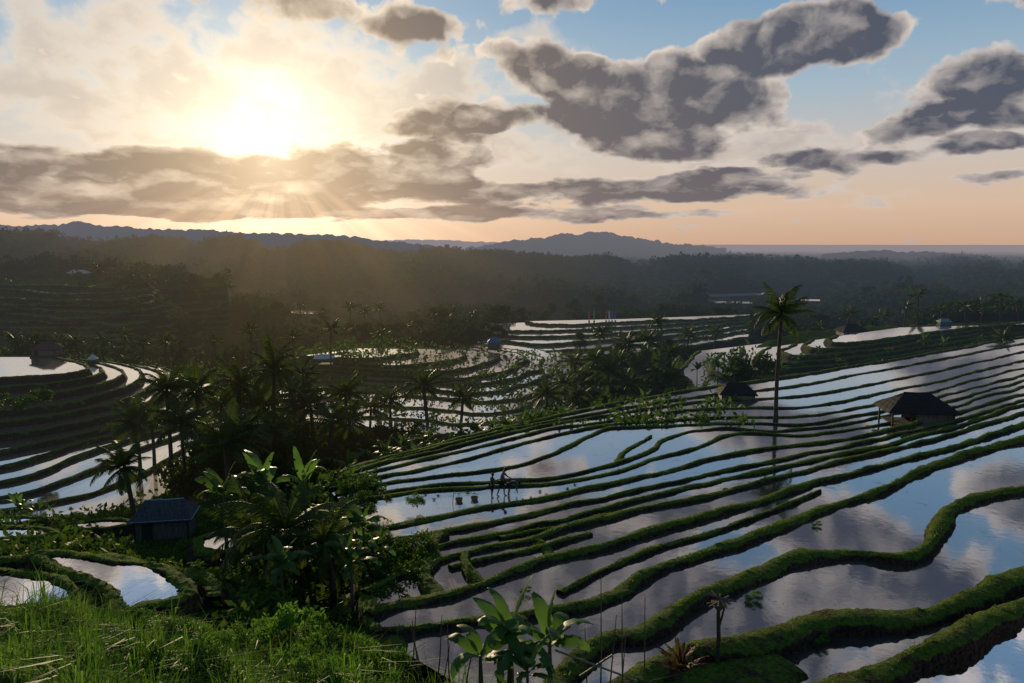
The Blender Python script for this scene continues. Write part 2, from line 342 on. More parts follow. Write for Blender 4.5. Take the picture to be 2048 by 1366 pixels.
def bund(C,zR,zL,w=.5,h=.3,amp=.1,seed=0,grass=1.,drop=0.):
    n=len(C); zR=np.zeros(n)+zR; zL=np.zeros(n)+zL
    t=np.gradient(C,axis=0); t/=np.linalg.norm(t,axis=1)[:,None]+1e-9; nr=np.stack([-t[:,1],t[:,0]],1)
    sg=1. if zR.mean()>=zL.mean() else -1.
    hi=np.maximum(zR,zL); lo=np.minimum(zR,zL)-drop; dz=hi-lo
    s=np.concatenate([[0],np.cumsum(np.linalg.norm(np.diff(C,axis=0),axis=1))])
    W=w*(.65+.7*vnoise(s/2.6,s*0+seed,5)); H=h*(.65+.65*vnoise(s/2.0,s*0+seed,6))
    prof=[(-1.15*W,hi-.3),(-.98*W,hi+.02+0*H),(-.86*W,hi+.75*H),(-.55*W,hi+1.0*H),(.05*W,hi+1.0*H),(.52*W,hi+.95*H),(.80*W,hi+.5*H-.1*dz),(.88*W+.2*dz,hi-.55*dz),(.95*W+.34*dz,lo+.05),(1.15*W+.42*dz,lo-.35)]
    rows=[]
    for j,(u,z) in enumerate(prof):
        j1=(vnoise(s/.8,s*0+j*5.1+seed,8)-.5)*amp*1.5+(vnoise(s/.2,s*0+j*9.1+seed,10)-.5)*amp*.7; j2=(vnoise(s/.6,s*0+j*3.7+seed,9)-.5)*amp*.8+(vnoise(s/.17,s*0+j*7.7+seed,11)-.5)*amp*.5
        if j in(0,9): j1=j2=0
        xy=C+nr*(sg*u+j1)[:,None]; rows.append(np.column_stack([xy,z+j2]))
    A=np.stack(rows,1); m=len(prof); V=A.reshape(-1,3)
    i=np.arange(n-1)[:,None]*m+np.arange(m-1)[None]; Q=np.stack([i,i+1,i+m+1,i+m],-1).reshape(-1,4)
    if grass>0: TOPS.append((A[:,3:8,:],grass))
    for k in range(0,n,6): SAMP.append((C[k,0],C[k,1],lo[k]-.55))
    return V,Q
def tess(P2,z):
    P=[Vector((p[0],p[1],0)) for p in P2]; tr=tessellate_polygon([P]); return np.array([(p[0],p[1],z) for p in P2]),[tuple(t) for t in tr]
class Acc:
    def __init__(s): s.V=[];s.Q=[];s.n=0
    def add(s,V,Q): s.V.append(np.asarray(V,dtype=float)); s.Q.append(np.asarray(Q)+s.n); s.n+=len(V)
    def merge(s,o): s.add(np.vstack(o.V),np.vstack(o.Q))
    def mesh(s,name,mat,sm=False): return mesh_q(name,np.vstack(s.V),np.vstack(s.Q),mat,sm)
WAT=MB()
def family(name,curves,levels,mode,w,h,n,closers=(),amp=.3,grass=1.,drop0=4.,jit=.1,wat=None):
    wat=wat or WAT; acc=Acc(); Cs=[]
    for k,pts in enumerate(curves):
        wk=w[k] if hasattr(w,'__len__') else w; hk=h[k] if hasattr(h,'__len__') else h
        zR,zL=levels[k],levels[k+1]; nn=n[k] if hasattr(n,'__len__') else n
        C=curve(pts,max(zR,zL)+hk,nn,amp,seed=k+len(name)); Cs.append(C)
        V,Q=bund(C,zR,zL,wk,hk,jit*min(1.3,wk/.5),k,grass,drop0 if (k==0 and mode=='slab') else 0); acc.add(V,Q)
        if mode=='slab':
            P=list(C[::3])+[tuple(at_z(x,y,zL))[:2] for x,y in closers]
            v,t=tess(P,zL); wat.add(v,t)
    if mode=='strip':
        for k in range(len(Cs)-1):
            P=list(Cs[k][::2])+list(Cs[k+1][::2])[::-1]; v,t=tess(P,levels[k+1]); wat.add(v,t)
    return acc,Cs
A=[
 [(1440,1430),(1560,1388),(1680,1350),(1800,1305),(1900,1265),(2048,1200)],
 [(1180,1420),(1290,1345),(1370,1305),(1440,1288),(1560,1262),(1640,1232),(1800,1222),(1900,1198),(2048,1138)],
 [(1070,1420),(1110,1355),(1160,1305),(1230,1270),(1300,1258),(1400,1192),(1500,1150),(1600,1112),(1700,1102),(1800,1108),(1850,1082),(1872,1045),(1888,1012),(1940,990),(2048,972)],
 [(760,1262),(880,1240),(1000,1222),(1100,1210),(1180,1196),(1250,1163),(1330,1122),(1450,1080),(1580,1040),(1680,1000),(1760,978),(1840,938),(1950,900),(2048,874)],
 [(735,1225),(800,1200),(900,1183),(1000,1150),(1100,1105),(1200,1085),(1300,1058),(1400,1030),(1500,1000),(1600,968),(1700,942),(1800,915),(1900,890),(2048,846)],
 [(720,1175),(800,1138),(870,1116),(960,1090),(1060,1072),(1150,1048),(1300,1015),(1420,985),(1500,965),(1600,942),(1700,917),(1800,893),(1900,868),(2048,824)],
 [(722,1125),(850,1092),(950,1070),(1100,1042),(1200,1018),(1300,992),(1400,968),(1500,947),(1600,926),(1700,902),(1800,878),(1900,853),(2048,808)],
 [(720,1090),(850,1065),(950,1048),(1050,1028),(1150,1006),(1300,972),(1450,937),(1600,907),(1700,887),(1800,865),(1920,838),(2048,796)],
 [(712,1060),(850,1038),(960,1014),(1080,994),(1170,974),(1270,952),(1400,920),(1500,900),(1600,886),(1700,872),(1800,852),(1900,826),(2048,784)],
 [(690,1005),(800,984),(900,974),(1000,968),(1100,962),(1200,946),(1300,921),(1400,889),(1440,873),(1490,864),(1600,869),(1700,858),(1780,843),(1900,812),(2048,772)],
 [(684,1000),(800,977),(900,966),(1000,958),(1100,953),(1200,932),(1290,902),(1340,873),(1390,859),(1460,854),(1550,860),(1680,847),(1760,833),(1900,800),(2048,760)],
 [(676,988),(760,966),(850,953),(930,943),(1000,935),(1060,922),(1130,896),(1190,867),(1230,854),(1330,850),(1400,846),(1500,843),(1600,846),(1700,832),(1800,812),(1900,787),(2048,748)],
 [(666,978),(760,951),(850,934),(950,913),(1040,888),(1110,867),(1180,853),(1250,844),(1350,838),(1450,832),(1600,830),(1700,815),(1800,795),(1900,772),(2048,735)],
 [(655,970),(760,937),(900,905),(1000,880),(1100,857),(1200,842),(1300,828),(1400,817),(1500,814),(1600,812),(1700,797),(1800,777),(1900,755),(2048,720)],
 [(648,963),(760,925),(900,893),(1000,869),(1100,847),(1200,831),(1300,815),(1400,802),(1500,797),(1600,790),(1700,774),(1800,755),(1900,735),(2048,703)],
 [(640,957),(800,912),(1000,862),(1200,822),(1300,804),(1400,790),(1500,780),(1600,768),(1700,750),(1800,732),(1900,714),(2048,686)],
 [(636,952),(800,905),(1000,855),(1200,812),(1300,792),(1400,774),(1500,762),(1600,749),(1700,732),(1800,715),(1900,698),(2048,672)],
]
LA=[-13.7,-13.9,-14.15,-14.5,-14.85,-15.15,-15.4,-15.65,-15.95,-16.3,-16.5,-16.7,-16.9,-17.2,-17.5,-17.9,-18.4,-22]
wA=[.64,.70,.48,.38,.35,.29,.27,.26,.28,.22,.22,.22,.23,.25,.26,.28,.32]
hA=[.46,.48,.34,.28,.25,.20,.18,.17,.18,.15,.15,.15,.15,.16,.17,.18,.22]
nA=[900,1000,1400,1400,1300]+[1000]*12
accA,CA=family('A',A,LA,'strip',wA,hA,nA,amp=.30,jit=.12)
P=list(CA[0][::2])+[tuple(at_z(2400,1500,-13.7))[:2],tuple(at_z(1350,1560,-13.7))[:2]]
v,t=tess(P,-13.7); WAT.add(v,t)
E=[tuple(CA[k][0]) for k in range(3,17)]; Z=[LA[k] for k in range(3,17)]
e=np.array(E); Ce=catmull(E,200); idx=np.interp(np.linspace(0,len(E)-1,200),range(len(E)),Z)
V,Q=bund(Ce,idx,idx-1.3,.45,.2,.12,3,2.); accA.add(V,Q)
for pts,z,w in [([(1230,1470),(1330,1400),(1420,1345),(1500,1318),(1540,1300)],-13.85,1.35),([(740,1420),(780,1330),(770,1262)],-14.5,.6),([(1100,1110),(1085,1085),(1062,1072)],-15.2,.3),
              ([(1500,1000),(1470,985),(1450,975)],-15.5,.3),([(1220,955),(1250,900),(1300,870)],-16.75,.22),([(1720,870),(1740,850)],-16.6,.3),([(960,1160),(935,1130),(930,1100)],-15.0,.26),([(880,1190),(850,1150),(860,1115)],-15.0,.4),([(870,1115),(860,1095),(880,1060)],-15.4,.45),
              ([(1120,1180),(1220,1130),(1320,1090),(1440,1052),(1560,1012),(1640,978)],-14.85,.20),([(900,1130),(1000,1108),(1090,1088),(1180,1062)],-15.15,.20),([(1000,1072),(1120,1050),(1240,1022),(1330,1000)],-15.4,.17)]:
    C=curve(pts,z+.2,160,.15,5,False); V,Q=bund(C,z,z-.05,w,.18,.09,7); accA.add(V,Q)
link('right_terrace_banks',accA.mesh('right_terrace_banks',M['bank']),kind='structure')
Bc=[
 [(-150,1062),(0,1048),(120,1035),(230,1020),(320,990),(385,945),(430,900),(500,860)],
 [(-150,1035),(0,1020),(100,1003),(200,980),(290,940),(350,905),(420,870),(490,840)],
 [(-150,1008),(0,992),(80,975),(170,940),(250,905),(330,878),(400,855),(480,825)],
 [(-150,982),(0,962),(80,940),(160,908),(250,878),(330,858),(400,838),(470,812)],
 [(-150,952),(0,930),(80,910),(160,885),(250,862),(330,843),(390,822),(450,795)],
 [(-150,915),(0,898),(100,880),(200,858),(290,835),(350,812),(400,785),(430,762)],
 [(-150,885),(0,868),(100,853),(200,833),(280,810),(330,785),(360,762),(350,742),(300,730)],
 [(-150,858),(0,842),(100,830),(190,812),(260,792),(300,770),(320,752),(305,738),(260,727)],
 [(-150,832),(0,818),(100,808),(180,793),(240,776),(275,760),(285,745),(265,733),(215,722)],
 [(-150,805),(0,793),(90,786),(160,775),(215,761),(245,748),(235,736),(205,727),(150,716)],
 [(-150,780),(0,772),(80,767),(140,760),(185,750),(205,740),(195,730),(165,722),(110,713)],
 [(-150,760),(0,754),(70,751),(125,747),(165,741),(180,734),(168,726),(140,719),(80,712)]]
LB=[-27.7,-27.4,-27.15,-26.85,-26.5,-26.1,-25.5,-24.7,-23.9,-23.0,-22.1,-21.2,-20.3]
accB,_=family('Bb',Bc[:6],LB[:7],'slab',.30,.14,420,closers=[(380,775),(-150,845)],amp=.35,drop0=2,jit=.12)
accB2,_=family('Bt',Bc[6:],LB[6:],'slab',.36,.18,420,closers=[(-150,714)],amp=.4,drop0=0,jit=.14)
accB.merge(accB2)
link('left_terrace_banks',accB.mesh('left_terrace_banks',M['bank']),kind='structure')
Cc=[
 [(500,830),(700,850),(850,864),(1000,868),(1120,842),(1205,775),(1190,705),(1110,672),(1020,660)],
 [(520,808),(700,828),(850,840),(990,844),(1110,820),(1185,760),(1170,702),(1100,676),(1015,666)],
 [(540,785),(700,800),(850,815),(980,823),(1100,800),(1165,750),(1150,703),(1090,682),(1010,672)],
 [(560,766),(700,778),(850,792),(980,802),(1085,782),(1142,742),(1130,707),(1080,690),(1000,680)],
 [(560,752),(700,764),(850,776),(960,783),(1060,765),(1112,735),(1105,709),(1060,695),(980,685)],
 [(570,743),(700,754),(850,763),(950,767),(1040,752),(1082,729),(1076,711),(1040,700),(960,690)],
 [(590,734),(700,744),(850,752),(930,753),(1003,742),(1044,724),(1041,711),(1010,702),(940,694)],
 [(600,726),(700,735),(830,741),(900,739),(962,728),(994,716),(986,707),(950,700),(900,696)],
 [(610,718),(700,725),(800,729),(860,725),(912,715),(932,707),(912,701),(870,698),(830,696)],
 [(600,711),(700,714),(760,713),(800,709),(830,703),(822,698),(780,695),(730,694)]]
LC=[-31.1,-30.9,-30.7,-30.45,-30.15,-29.75,-29.25,-28.6,-27.9,-27.2,-26.5]
accC,_=family('C',Cc,LC,'slab',.36,.11,320,amp=1.1,drop0=4,jit=.15)
link('middle_terrace_banks',accC.mesh('middle_terrace_banks',M['bank']),kind='structure')
Dc=[
 [(1400,700),(1365,740),(1400,775),(1500,768),(1650,755),(1800,735),(1950,712),(2100,690)],
 [(1440,704),(1425,733),(1465,752),(1560,749),(1680,738),(1820,718),(1950,698),(2100,676)],
 [(1490,699),(1470,721),(1500,738),(1580,735),(1700,724),(1830,705),(1950,686),(2100,665)],
 [(1540,693),(1518,711),(1545,724),(1620,721),(1720,711),(1840,693),(1950,676),(2100,656)],
 [(1590,687),(1566,700),(1590,710),(1650,707),(1740,698),(1850,682),(1950,667),(2100,648)],
 [(1630,679),(1612,690),(1640,697),(1700,693),(1760,686),(1860,671),(1960,658),(2100,642)],
 [(1680,671),(1658,680),(1690,685),(1740,681),(1800,673),(1870,662),(1970,651),(2100,637)]]
LD=[-24.8,-24.1,-23.4,-22.7,-22.0,-21.3,-20.6,-20.0]
accD,_=family('D',Dc,LD,'slab',.5,.22,320,closers=[(2300,642),(1800,655)],amp=.6,drop0=4,jit=.15)
link('far_right_terrace_banks',accD.mesh('far_right_terrace_banks',M['bank']),kind='structure')
Ec=[
 [(1000,662),(1025,692),(1070,712),(1150,714),(1220,708),(1300,700),(1400,688),(1500,672)],
 [(985,658),(1008,681),(1050,697),(1130,699),(1210,694),(1300,686),(1400,675),(1500,660)],
 [(972,656),(990,670),(1020,682),(1100,686),(1200,680),(1300,673),(1400,663),(1500,650)],
 [(968,652),(980,661),(1000,669),(1080,672),(1190,668),(1300,661),(1400,653),(1500,642)],
 [(985,646),(990,652),(1010,659),(1080,660),(1190,656),(1300,650),(1400,644),(1500,636)],
 [(1060,641),(1070,645),(1100,648),(1140,648),(1190,646),(1300,641),(1400,637),(1500,631)]]
LE=[-31.0,-30.55,-30.1,-29.6,-29.1,-28.6,-28.1]
accE,_=family('E',Ec,LE,'slab',.7,.24,260,closers=[(1500,629),(1250,638)],amp=1.5,drop0=5,jit=.22)
link('distant_terrace_banks',accE.mesh('distant_terrace_banks',M['bank']),kind='structure')
Gc=[]
for k in range(12):
    y=700-k*11.5; Gc.append([(-200,y-8),(0,y-4+5*math.sin(k*1.7)),(120,y+4*math.cos(k*2)),(230,y+4-k*.4+3*math.sin(k*2.9)),(330-k*6,y+2-k*.6),(400-k*10,y-6-k*.8),(420-k*12,y-14-k*.8)])
LG=[-33+1.35*k for k in range(13)]
FIELD=MB()
accG,_=family('G',Gc,LG,'slab',.8,.3,200,closers=[(-200,560)],amp=2.4,grass=0,drop0=3,jit=.25,wat=FIELD)
link('hazy_hillside_terrace_banks',accG.mesh('hazy_hillside_terrace_banks',M['bank']),kind='structure')
M['field']=solid('hillside_field',(.034,.056,.014),(.060,.085,.024),.15,.9,.2,spec=0)
link('hillside_fields',FIELD.mesh('hillside_fields',M['field']),kind='structure')
P1=[(-90,1143),(0,1142),(60,1150),(115,1158),(150,1184),(128,1205),(60,1214),(0,1222),(-90,1212)]
P2=[(70,1108),(140,1108),(230,1124),(300,1130),(350,1152),(378,1184),(338,1206),(290,1214),(262,1228),(230,1218),(218,1184),(176,1162),(115,1138)]
P3=[(-90,1056),(0,1054),(70,1056),(108,1066),(60,1076),(-90,1080)]
P4=[(148,1046),(220,1039),(268,1044),(230,1054),(160,1058)]
P5=[(395,1078),(440,1068),(490,1082),(450,1104),(400,1100)]
P6=[(-60,1038),(30,1034),(90,1038),(40,1046),(-60,1048)]
accP=Acc(); POLYS=[]
for i,(pp,z,w,dr) in enumerate([(P1,-13.,.26,.2),(P2,-13.1,.28,.25),(P3,-20,.35,1),(P4,-22.3,.3,.8),(P5,-19.5,.35,1),(P6,-24,.3,.6)]):
    cl=[tuple(at_z(x,y,z))[:2] for x,y in pp]; C=catmull(cl+[cl[0]],400); POLYS.append(C)
    v,t=tess(C[:-1:3],z); WAT.add(v,t)
    area=np.sum(C[:-1,0]*C[1:,1]-C[1:,0]*C[:-1,1])
    if area<0: C=C[::-1]
    V,Q=bund(C,z-dr,z,w,.10,.14,i,1.5); accP.add(V,Q)
for pts,z,w in [([(-90,1112),(60,1092),(180,1090),(300,1108),(405,1130),(440,1175)],-13.4,.5),([(-90,1130),(60,1132),(150,1155),(198,1195),(225,1250)],-13.0,.3)]:
    C=curve(pts,z+.2,300,.5,4,False); V,Q=bund(C,z-.3,z-1.4,w,.14,.2,7,1.4); accP.add(V,Q)
link('left_foreground_banks',accP.mesh('left_foreground_banks',M['bank']),kind='structure')
# ------------------------------------------------------------ ground
def cpt(px,Y,z): SAMP.append(((px-1024)/F*Y/cp,Y,z))
for a in [(-300,10,-6.4),(0,10,-6.5),(400,10,-6.8),(800,10,-7.8),(1200,12,-9.3),(1600,13,-10.4),(2000,14,-10.6),(2400,14,-10.4),(0,5,-5),(1024,5,-5.5),(2048,5,-6),
 (0,14,-7.9),(300,14,-8.0),(600,14,-8.6),(800,16,-9.9),(0,18,-8.9),(300,19.5,-9.9),(550,20,-10.9),(-200,18,-8.6),(0,23,-12.0),(300,23,-12.6),(0,25.5,-13.5),(300,25.5,-13.6),(500,27,-14.4),(600,33,-17),(700,25,-14.2),(700,18,-10.6),(900,20,-12.2),(1000,19,-11.5),(1100,20,-12.2),(1250,20,-12.4),
 (400,36,-17.8),(300,36,-17.5),(200,36,-16.8),(0,36,-16.),(-200,36,-16.),(300,46,-20.2),(200,48,-20.4),(0,48,-19.6),(400,50,-21.2),(550,48,-21.5),(600,60,-24),(300,56,-21.7),(300,60,-21.8),(340,56,-21.7),(335,63,-21.9),(390,57,-21.8),(390,62,-22),(260,58,-21.9),(100,64,-24.5),(450,75,-26),(650,76,-26),(690,52,-20.),(710,44,-18.),(760,34,-16),
 (550,100,-30),(700,95,-29),(850,107,-30),(1000,114,-31),(1150,124,-31.5),(1300,132,-29.5),(1380,122,-27),(480,130,-30.5),(420,170,-31.5),(300,165,-30),(100,150,-27),(-200,150,-25),(550,205,-33),(1300,170,-31),(1350,200,-31),(1500,225,-29.5)]: cpt(*a)
YT=np.array([230,330,430,600,900,1500,2500,4000,8000,46000.]); PT=np.array([-500,0,400,800,1200,1600,2048,2550.])
TB=np.array([[-30,-32,-33,-36,-34,-31,-27,-26],[-21,-24,-31,-40,-37,-37,-35,-33],[-13,-16,-33,-44,-43,-44,-44,-42],[-10,-18,-38,-46,-49,-52,-54,-54],[0,-10,-28,-42,-52,-58,-60,-60],
 [18,11,-5,-24,-40,-54,-60,-60],[0,-8,-26,-44,-60,-70,-75,-75],[-60,-70,-80,-90,-90,-90,-90,-90],[-105]*8,[-120]*8],dtype=float)
def gfar(x,y):
    Y=max(y,1.); u=x/Y*F+1024; i=int(np.clip(np.searchsorted(PT,u)-1,0,len(PT)-2)); j=int(np.clip(np.searchsorted(YT,Y)-1,0,len(YT)-2))
    fu=min(max((u-PT[i])/(PT[i+1]-PT[i]),0),1); fv=min(max(math.log(Y/YT[j])/math.log(YT[j+1]/YT[j]),0),1)
    fu=fu*fu*(3-2*fu)
    return (TB[j,i]*(1-fu)+TB[j,i+1]*fu)*(1-fv)+(TB[j+1,i]*(1-fu)+TB[j+1,i+1]*fu)*fv
for px in range(-500,2551,90):
    for Y in(235,265): SAMP.append(((px-1024)/F*Y,Y,gfar((px-1024)/F*Y,Y)))
SA=np.array(SAMP); kd=kdtree.KDTree(len(SA))
for i,(x,y,z) in enumerate(SA): kd.insert((math.atan2(x,y),math.log(math.hypot(x,y)+1e-6),0),i)
kd.balance()
def gz(x,y):
    r=math.hypot(x,y)
    zn=zf=0; u=x/max(y,1)*F+1024
    left=u<460
    lim=430 if left else 225
    if y<lim+60:
        num=den=0
        for c,i,d in kd.find_n((math.atan2(x,y),math.log(r),0),9):
            w=1/(d**3+1e-7); num+=w*SA[i,2]; den+=w
        zn=num/den
        if y<lim: z=zn
    if y>=lim:
        zf=gfar(x,y); z=zf if y>=lim+60 else zn+(zf-zn)*(y-lim)/60
    nn=noise.noise(Vector((x/max(8,r*.05),y/max(8,r*.05),3)))
    return z+nn*min(.18+max(r-250,0)*.006,9)*(0.2 if (left and 250<y<lim) else 1)
NA,NR=430,430
azs=np.arctan((np.linspace(-600,2650,NA)-1024)/F); rs=np.exp(np.linspace(math.log(6),math.log(46000),NR))
GV=np.zeros((NR,NA,3))
for j,r in enumerate(rs):
    for i,a in enumerate(azs):
        x=r*math.sin(a); y=r*math.cos(a); GV[j,i]=(x,y,gz(x,y))
gi=np.arange(NR-1)[:,None]*NA+np.arange(NA-1)[None]; GQ=np.stack([gi,gi+1,gi+NA+1,gi+NA],-1).reshape(-1,4)
link('ground',mesh_q('ground',GV.reshape(-1,3),GQ,M['ground'],True),kind='structure')
bvh=BVHTree.FromPolygons(GV.reshape(-1,3).tolist(),GQ.tolist())
def hit(px,py):
    h=bvh.ray_cast(Vector((0,0,0)),ray(px,py).normalized()); return h[0]
CLEAR=[]
for pp in [[(1398,590),(1440,588),(1540,585),(1545,589),(1450,593),(1400,594)],[(575,620),(640,622),(642,627),(600,628),(575,624)],[(1560,597),(1640,599),(1640,602),(1560,601)],[(1420,602),(1520,604),(1500,607),(1430,606)]]:
    mx=sum(p[0] for p in pp)/len(pp); c=hit(mx,sum(p[1] for p in pp)/len(pp))
    if c is None: continue
    z=c.z+1.5; ws=[at_z(x,y,z) for x,y in pp]; v,t=tess([tuple(w_)[:2] for w_ in ws],z); WAT.add(v,t)
    CLEAR.append((min(p[0] for p in pp)-8,max(p[0] for p in pp)+8,min(w_.y for w_ in ws)*.80,max(w_.y for w_ in ws)+12))
link('paddy_water',WAT.mesh('paddy_water',M['water']),kind='structure')
# ------------------------------------------------------------ hills
M['forestground']=solid('forest_ground',(.02,.03,.014),(.012,.018,.01),.01,.9,.1,spec=0)
def hill(name,prof,D,depth,base,rough):
    px=np.array([p[0] for p in prof]); ht=np.array([(HZ-p[1])/F*D for p in prof])
    us=np.linspace(px[0],px[-1],360); hs=np.interp(us,px,ht); ts=np.linspace(-1,1,26)
    U,T=np.meshgrid(us,ts); H=np.tile(hs,(26,1)); Y=D+T*depth; X=(U-1024)/F*Y
    g=np.exp(-T*T*3.2); n=(fbm(U/9.,T*4+D,5,3)-.45)*rough
    Zz=base+(H-base)*g+n*g
    Zz[0]=base-30; Zz[-1]=base-30
    V=np.stack([X,Y,Zz],-1).reshape(-1,3); i=np.arange(25)[:,None]*360+np.arange(359)[None]; Q=np.stack([i,i+1,i+361,i+360],-1).reshape(-1,4)
    link(name,mesh_q(name,V,Q,M['forestground'],True),kind='structure')
hill('hazy_left_hill_range',[(-500,447),(-200,452),(0,450),(60,453),(130,450),(168,444),(200,451),(300,458),(420,461),(520,467),(620,469),(700,473),(770,482),(850,490),(920,497)],5200,1500,-95,30)
hill('wooded_middle_hill',[(930,498),(985,487),(1040,480),(1085,477),(1110,469),(1150,470),(1175,466),(1212,462),(1240,471),(1280,477),(1330,486),(1390,491),(1450,497)],6500,1100,-105,44)
hill('low_far_hill',[(760,481),(830,479),(900,481),(1000,485),(1100,489),(1300,491)],11000,1500,-110,30)
hill('low_right_hill',[(1640,508),(1720,503),(1760,500),(1800,504),(1850,502),(1895,507),(1940,510)],5200,700,-100,24)
# ------------------------------------------------------------ leaves
def unit(n):
    v=rng.normal(size=(n,3)); return v/np.linalg.norm(v,axis=1)[:,None]
def diamonds(C,L,Wd,flat=0.):
    n=len(C); u=unit(n); u[:,2]*=(1-flat); u/=np.linalg.norm(u,axis=1)[:,None]; r=unit(n); v=np.cross(u,r); v/=np.linalg.norm(v,axis=1)[:,None]+1e-9
    L=(np.zeros(n)+L)[:,None]; Wd=(np.zeros(n)+Wd)[:,None]
    V=np.stack([C-u*L,C+v*Wd,C+u*L,C-v*Wd],1).reshape(-1,3); return V,np.arange(4*n).reshape(-1,4)
def clumped(centers,radii,n,shell=.55):
    k=rng.choice(len(centers),n,p=(radii**2/np.sum(radii**2))); d=unit(n); rr=(shell+(1-shell)*rng.random(n))[:,None]
    return centers[k]+d*rr*radii[k][:,None]*np.array([1,1,.75])
def woodland(name,label,N,y0,y1,leafs,sz,cond,ls):
    Cs=[];Ls=[]
    cnt=0
    while cnt<N:
        Y=math.exp(random.uniform(math.log(y0),math.log(y1))) ; px=random.uniform(-350,2400); x=(px-1024)/F*Y
        if not cond(px,Y): continue
        if any(a<px<b and c<Y<d for a,b,c,d in CLEAR): continue
        cl=noise.noise(Vector((x/ (Y*.08+20),Y/(Y*.12+30),9)))
        if cl<-.08 and random.random()<.85: continue
        z=gz(x,Y); R=random.uniform(*sz)*(1+Y/6000)*(1.+.6*cl); c=np.array([x,Y,z+R*.75])
        m=3; cc=c+rng.normal(size=(m,3))*R*.35; Cs.append(clumped(cc,np.full(m,R*.65),leafs)); Ls.append(np.full(leafs,R*ls)); cnt+=1
    C=np.vstack(Cs); L=np.concatenate(Ls); V,Q=diamonds(C,L,L*.7)
    link(name,mesh_q(name,V,Q,M['forest']),kind='stuff',label=label,category='woodland')
woodland('distant_woodland','dark hazy forest covering the far plain and ridges',15000,560,5200,24,(4.5,9),lambda p,Y:True,.30)
woodland('valley_woodland','dark woods filling the valley beyond the terraces',3400,225,640,60,(2.6,5.4),lambda p,Y: not(940<p<1540 and Y<345) and not(p>1600 and Y<235) and not (p<470 and Y<430),.20)
woodland('hillside_woodland','loose scrub trees dotted over the hazy left hillside',420,170,450,60,(1.6,3.8),lambda p,Y: p<490 and noise.noise(Vector((p/70,Y/30,2)))>-.12,.2)
def in_poly(x,y,C):
    X,Yy=C[:,0],C[:,1]; x2=np.roll(X,-1); y2=np.roll(Yy,-1)
    c=((Yy>y)!=(y2>y))&(x<(x2-X)*(y-Yy)/(y2-Yy+1e-12)+X); return c.sum()%2==1
Cs=[];Ls=[]
for _ in range(3600):
    Y=math.exp(random.uniform(math.log(22),math.log(220))); px=random.uniform(-300,1500); x=(px-1024)/F*Y; z=gz(x,Y)
    if Y<36 and px<400: continue
    if Y<72 and px>740: continue
    if 70<Y<160 and px<360: continue
    if 24<Y<66 and 200<px<430: continue
    R=random.uniform(.5,1.1)*(1+Y/90); Cs.append(clumped(np.array([[x,Y,z+R*.3]]),np.array([R]),40)); Ls.append(np.full(40,R*.19))
for _ in range(360):
    Y=random.uniform(29,55); px=random.uniform(190,440); x=(px-1024)/F*Y; z=gz(x,Y); R=random.uniform(.25,.6); Cs.append(clumped(np.array([[x,Y,z+R*.3]]),np.array([R]),40)); Ls.append(np.full(40,R*.22))
for _ in range(220):
    px=random.uniform(715,860); py=random.uniform(1085,1165)+max(0,(px-800))*-.2; p_=at_z(px,py,-15.2); R=random.uniform(.2,.45); Cs.append(clumped(np.array([[p_.x,p_.y,-15.2+R*.4]]),np.array([R]),40)); Ls.append(np.full(40,R*.2))
C=np.vstack(Cs); L=np.concatenate(Ls); V,Q=diamonds(C,L,L*.5)
link('undergrowth',mesh_q('undergrowth',V,Q,M['shrub']),kind='stuff',label='tangled green undergrowth on the slopes between the terraces',category='undergrowth')
# ------------------------------------------------------------ grass
def blades(Pn,h,wd,lean=.5):
    n=len(Pn); a=rng.random(n)*6.283; d=np.stack([np.cos(a),np.sin(a),np.zeros(n)],1); s=np.stack([-np.sin(a),np.cos(a),np.zeros(n)],1)*wd[:,None]/2
    l=(rng.random(n)*lean)[:,None]*h[:,None]; up=np.array([0,0,1.])*h[:,None]
    b=Pn; m=Pn+up*.6+d*l*.35; t=Pn+up*(1-.25*lean)+d*l
    V=np.stack([b-s,b+s,m+s*.8,m-s*.8,t+s*.12,t-s*.12],1).reshape(-1,3); i=np.arange(n)*6
    Q=np.concatenate([np.stack([i,i+1,i+2,i+3],1),np.stack([i+3,i+2,i+4,i+5],1)]); return V,Q
Pb=[]
while len(Pb)<90000:
    Y=random.uniform(9.5,27); px=random.uniform(-250,1350); x=(px-1024)/F*Y
    if px>760 and not (Y<21.5): continue
    if px>460 and random.random()<.6: continue
    if Y>24.5 and px<420 and random.random()<.4: continue
    if any(in_poly(x,Y,c) for c in POLYS[:2]): continue
    Pb.append((x,Y))
Pg=np.array([(x,y,gz(x,y)-.03) for x,y in Pb]); tall=np.array([.4+1.8*max(0,noise.noise(Vector((x*.5,y*.5,5)))+.2)+(1.5 if noise.noise(Vector((x*1.7,y*1.7,8)))>.30 else 0) for x,y in Pb])
hh=(.12+.50*rng.random(len(Pg))**1.6)*tall; V,Q=blades(Pg,hh,.012+.026*rng.random(len(Pg))**1.5,1.2)
link('foreground_grass',mesh_q('foreground_grass',V,Q,M['lush']),kind='stuff',label='long sunlit green grass on the near bank',category='grass')
Pb=[(x,y) for x,y in ((random.uniform(-46,-18),random.uniform(48,64)) for _ in range(26000)) if 200<x/y*F+1024<440]
Pg=np.array([(x,y,gz(x,y)-.02) for x,y in Pb]); V,Q=blades(Pg,.12+.22*rng.random(len(Pg)),.03+.02*rng.random(len(Pg)),.9)
link('hut_terrace_grass',mesh_q('hut_terrace_grass',V,Q,M['grass']),kind='stuff',label='grass on the small terrace around the left hut',category='grass')
Pb=[]
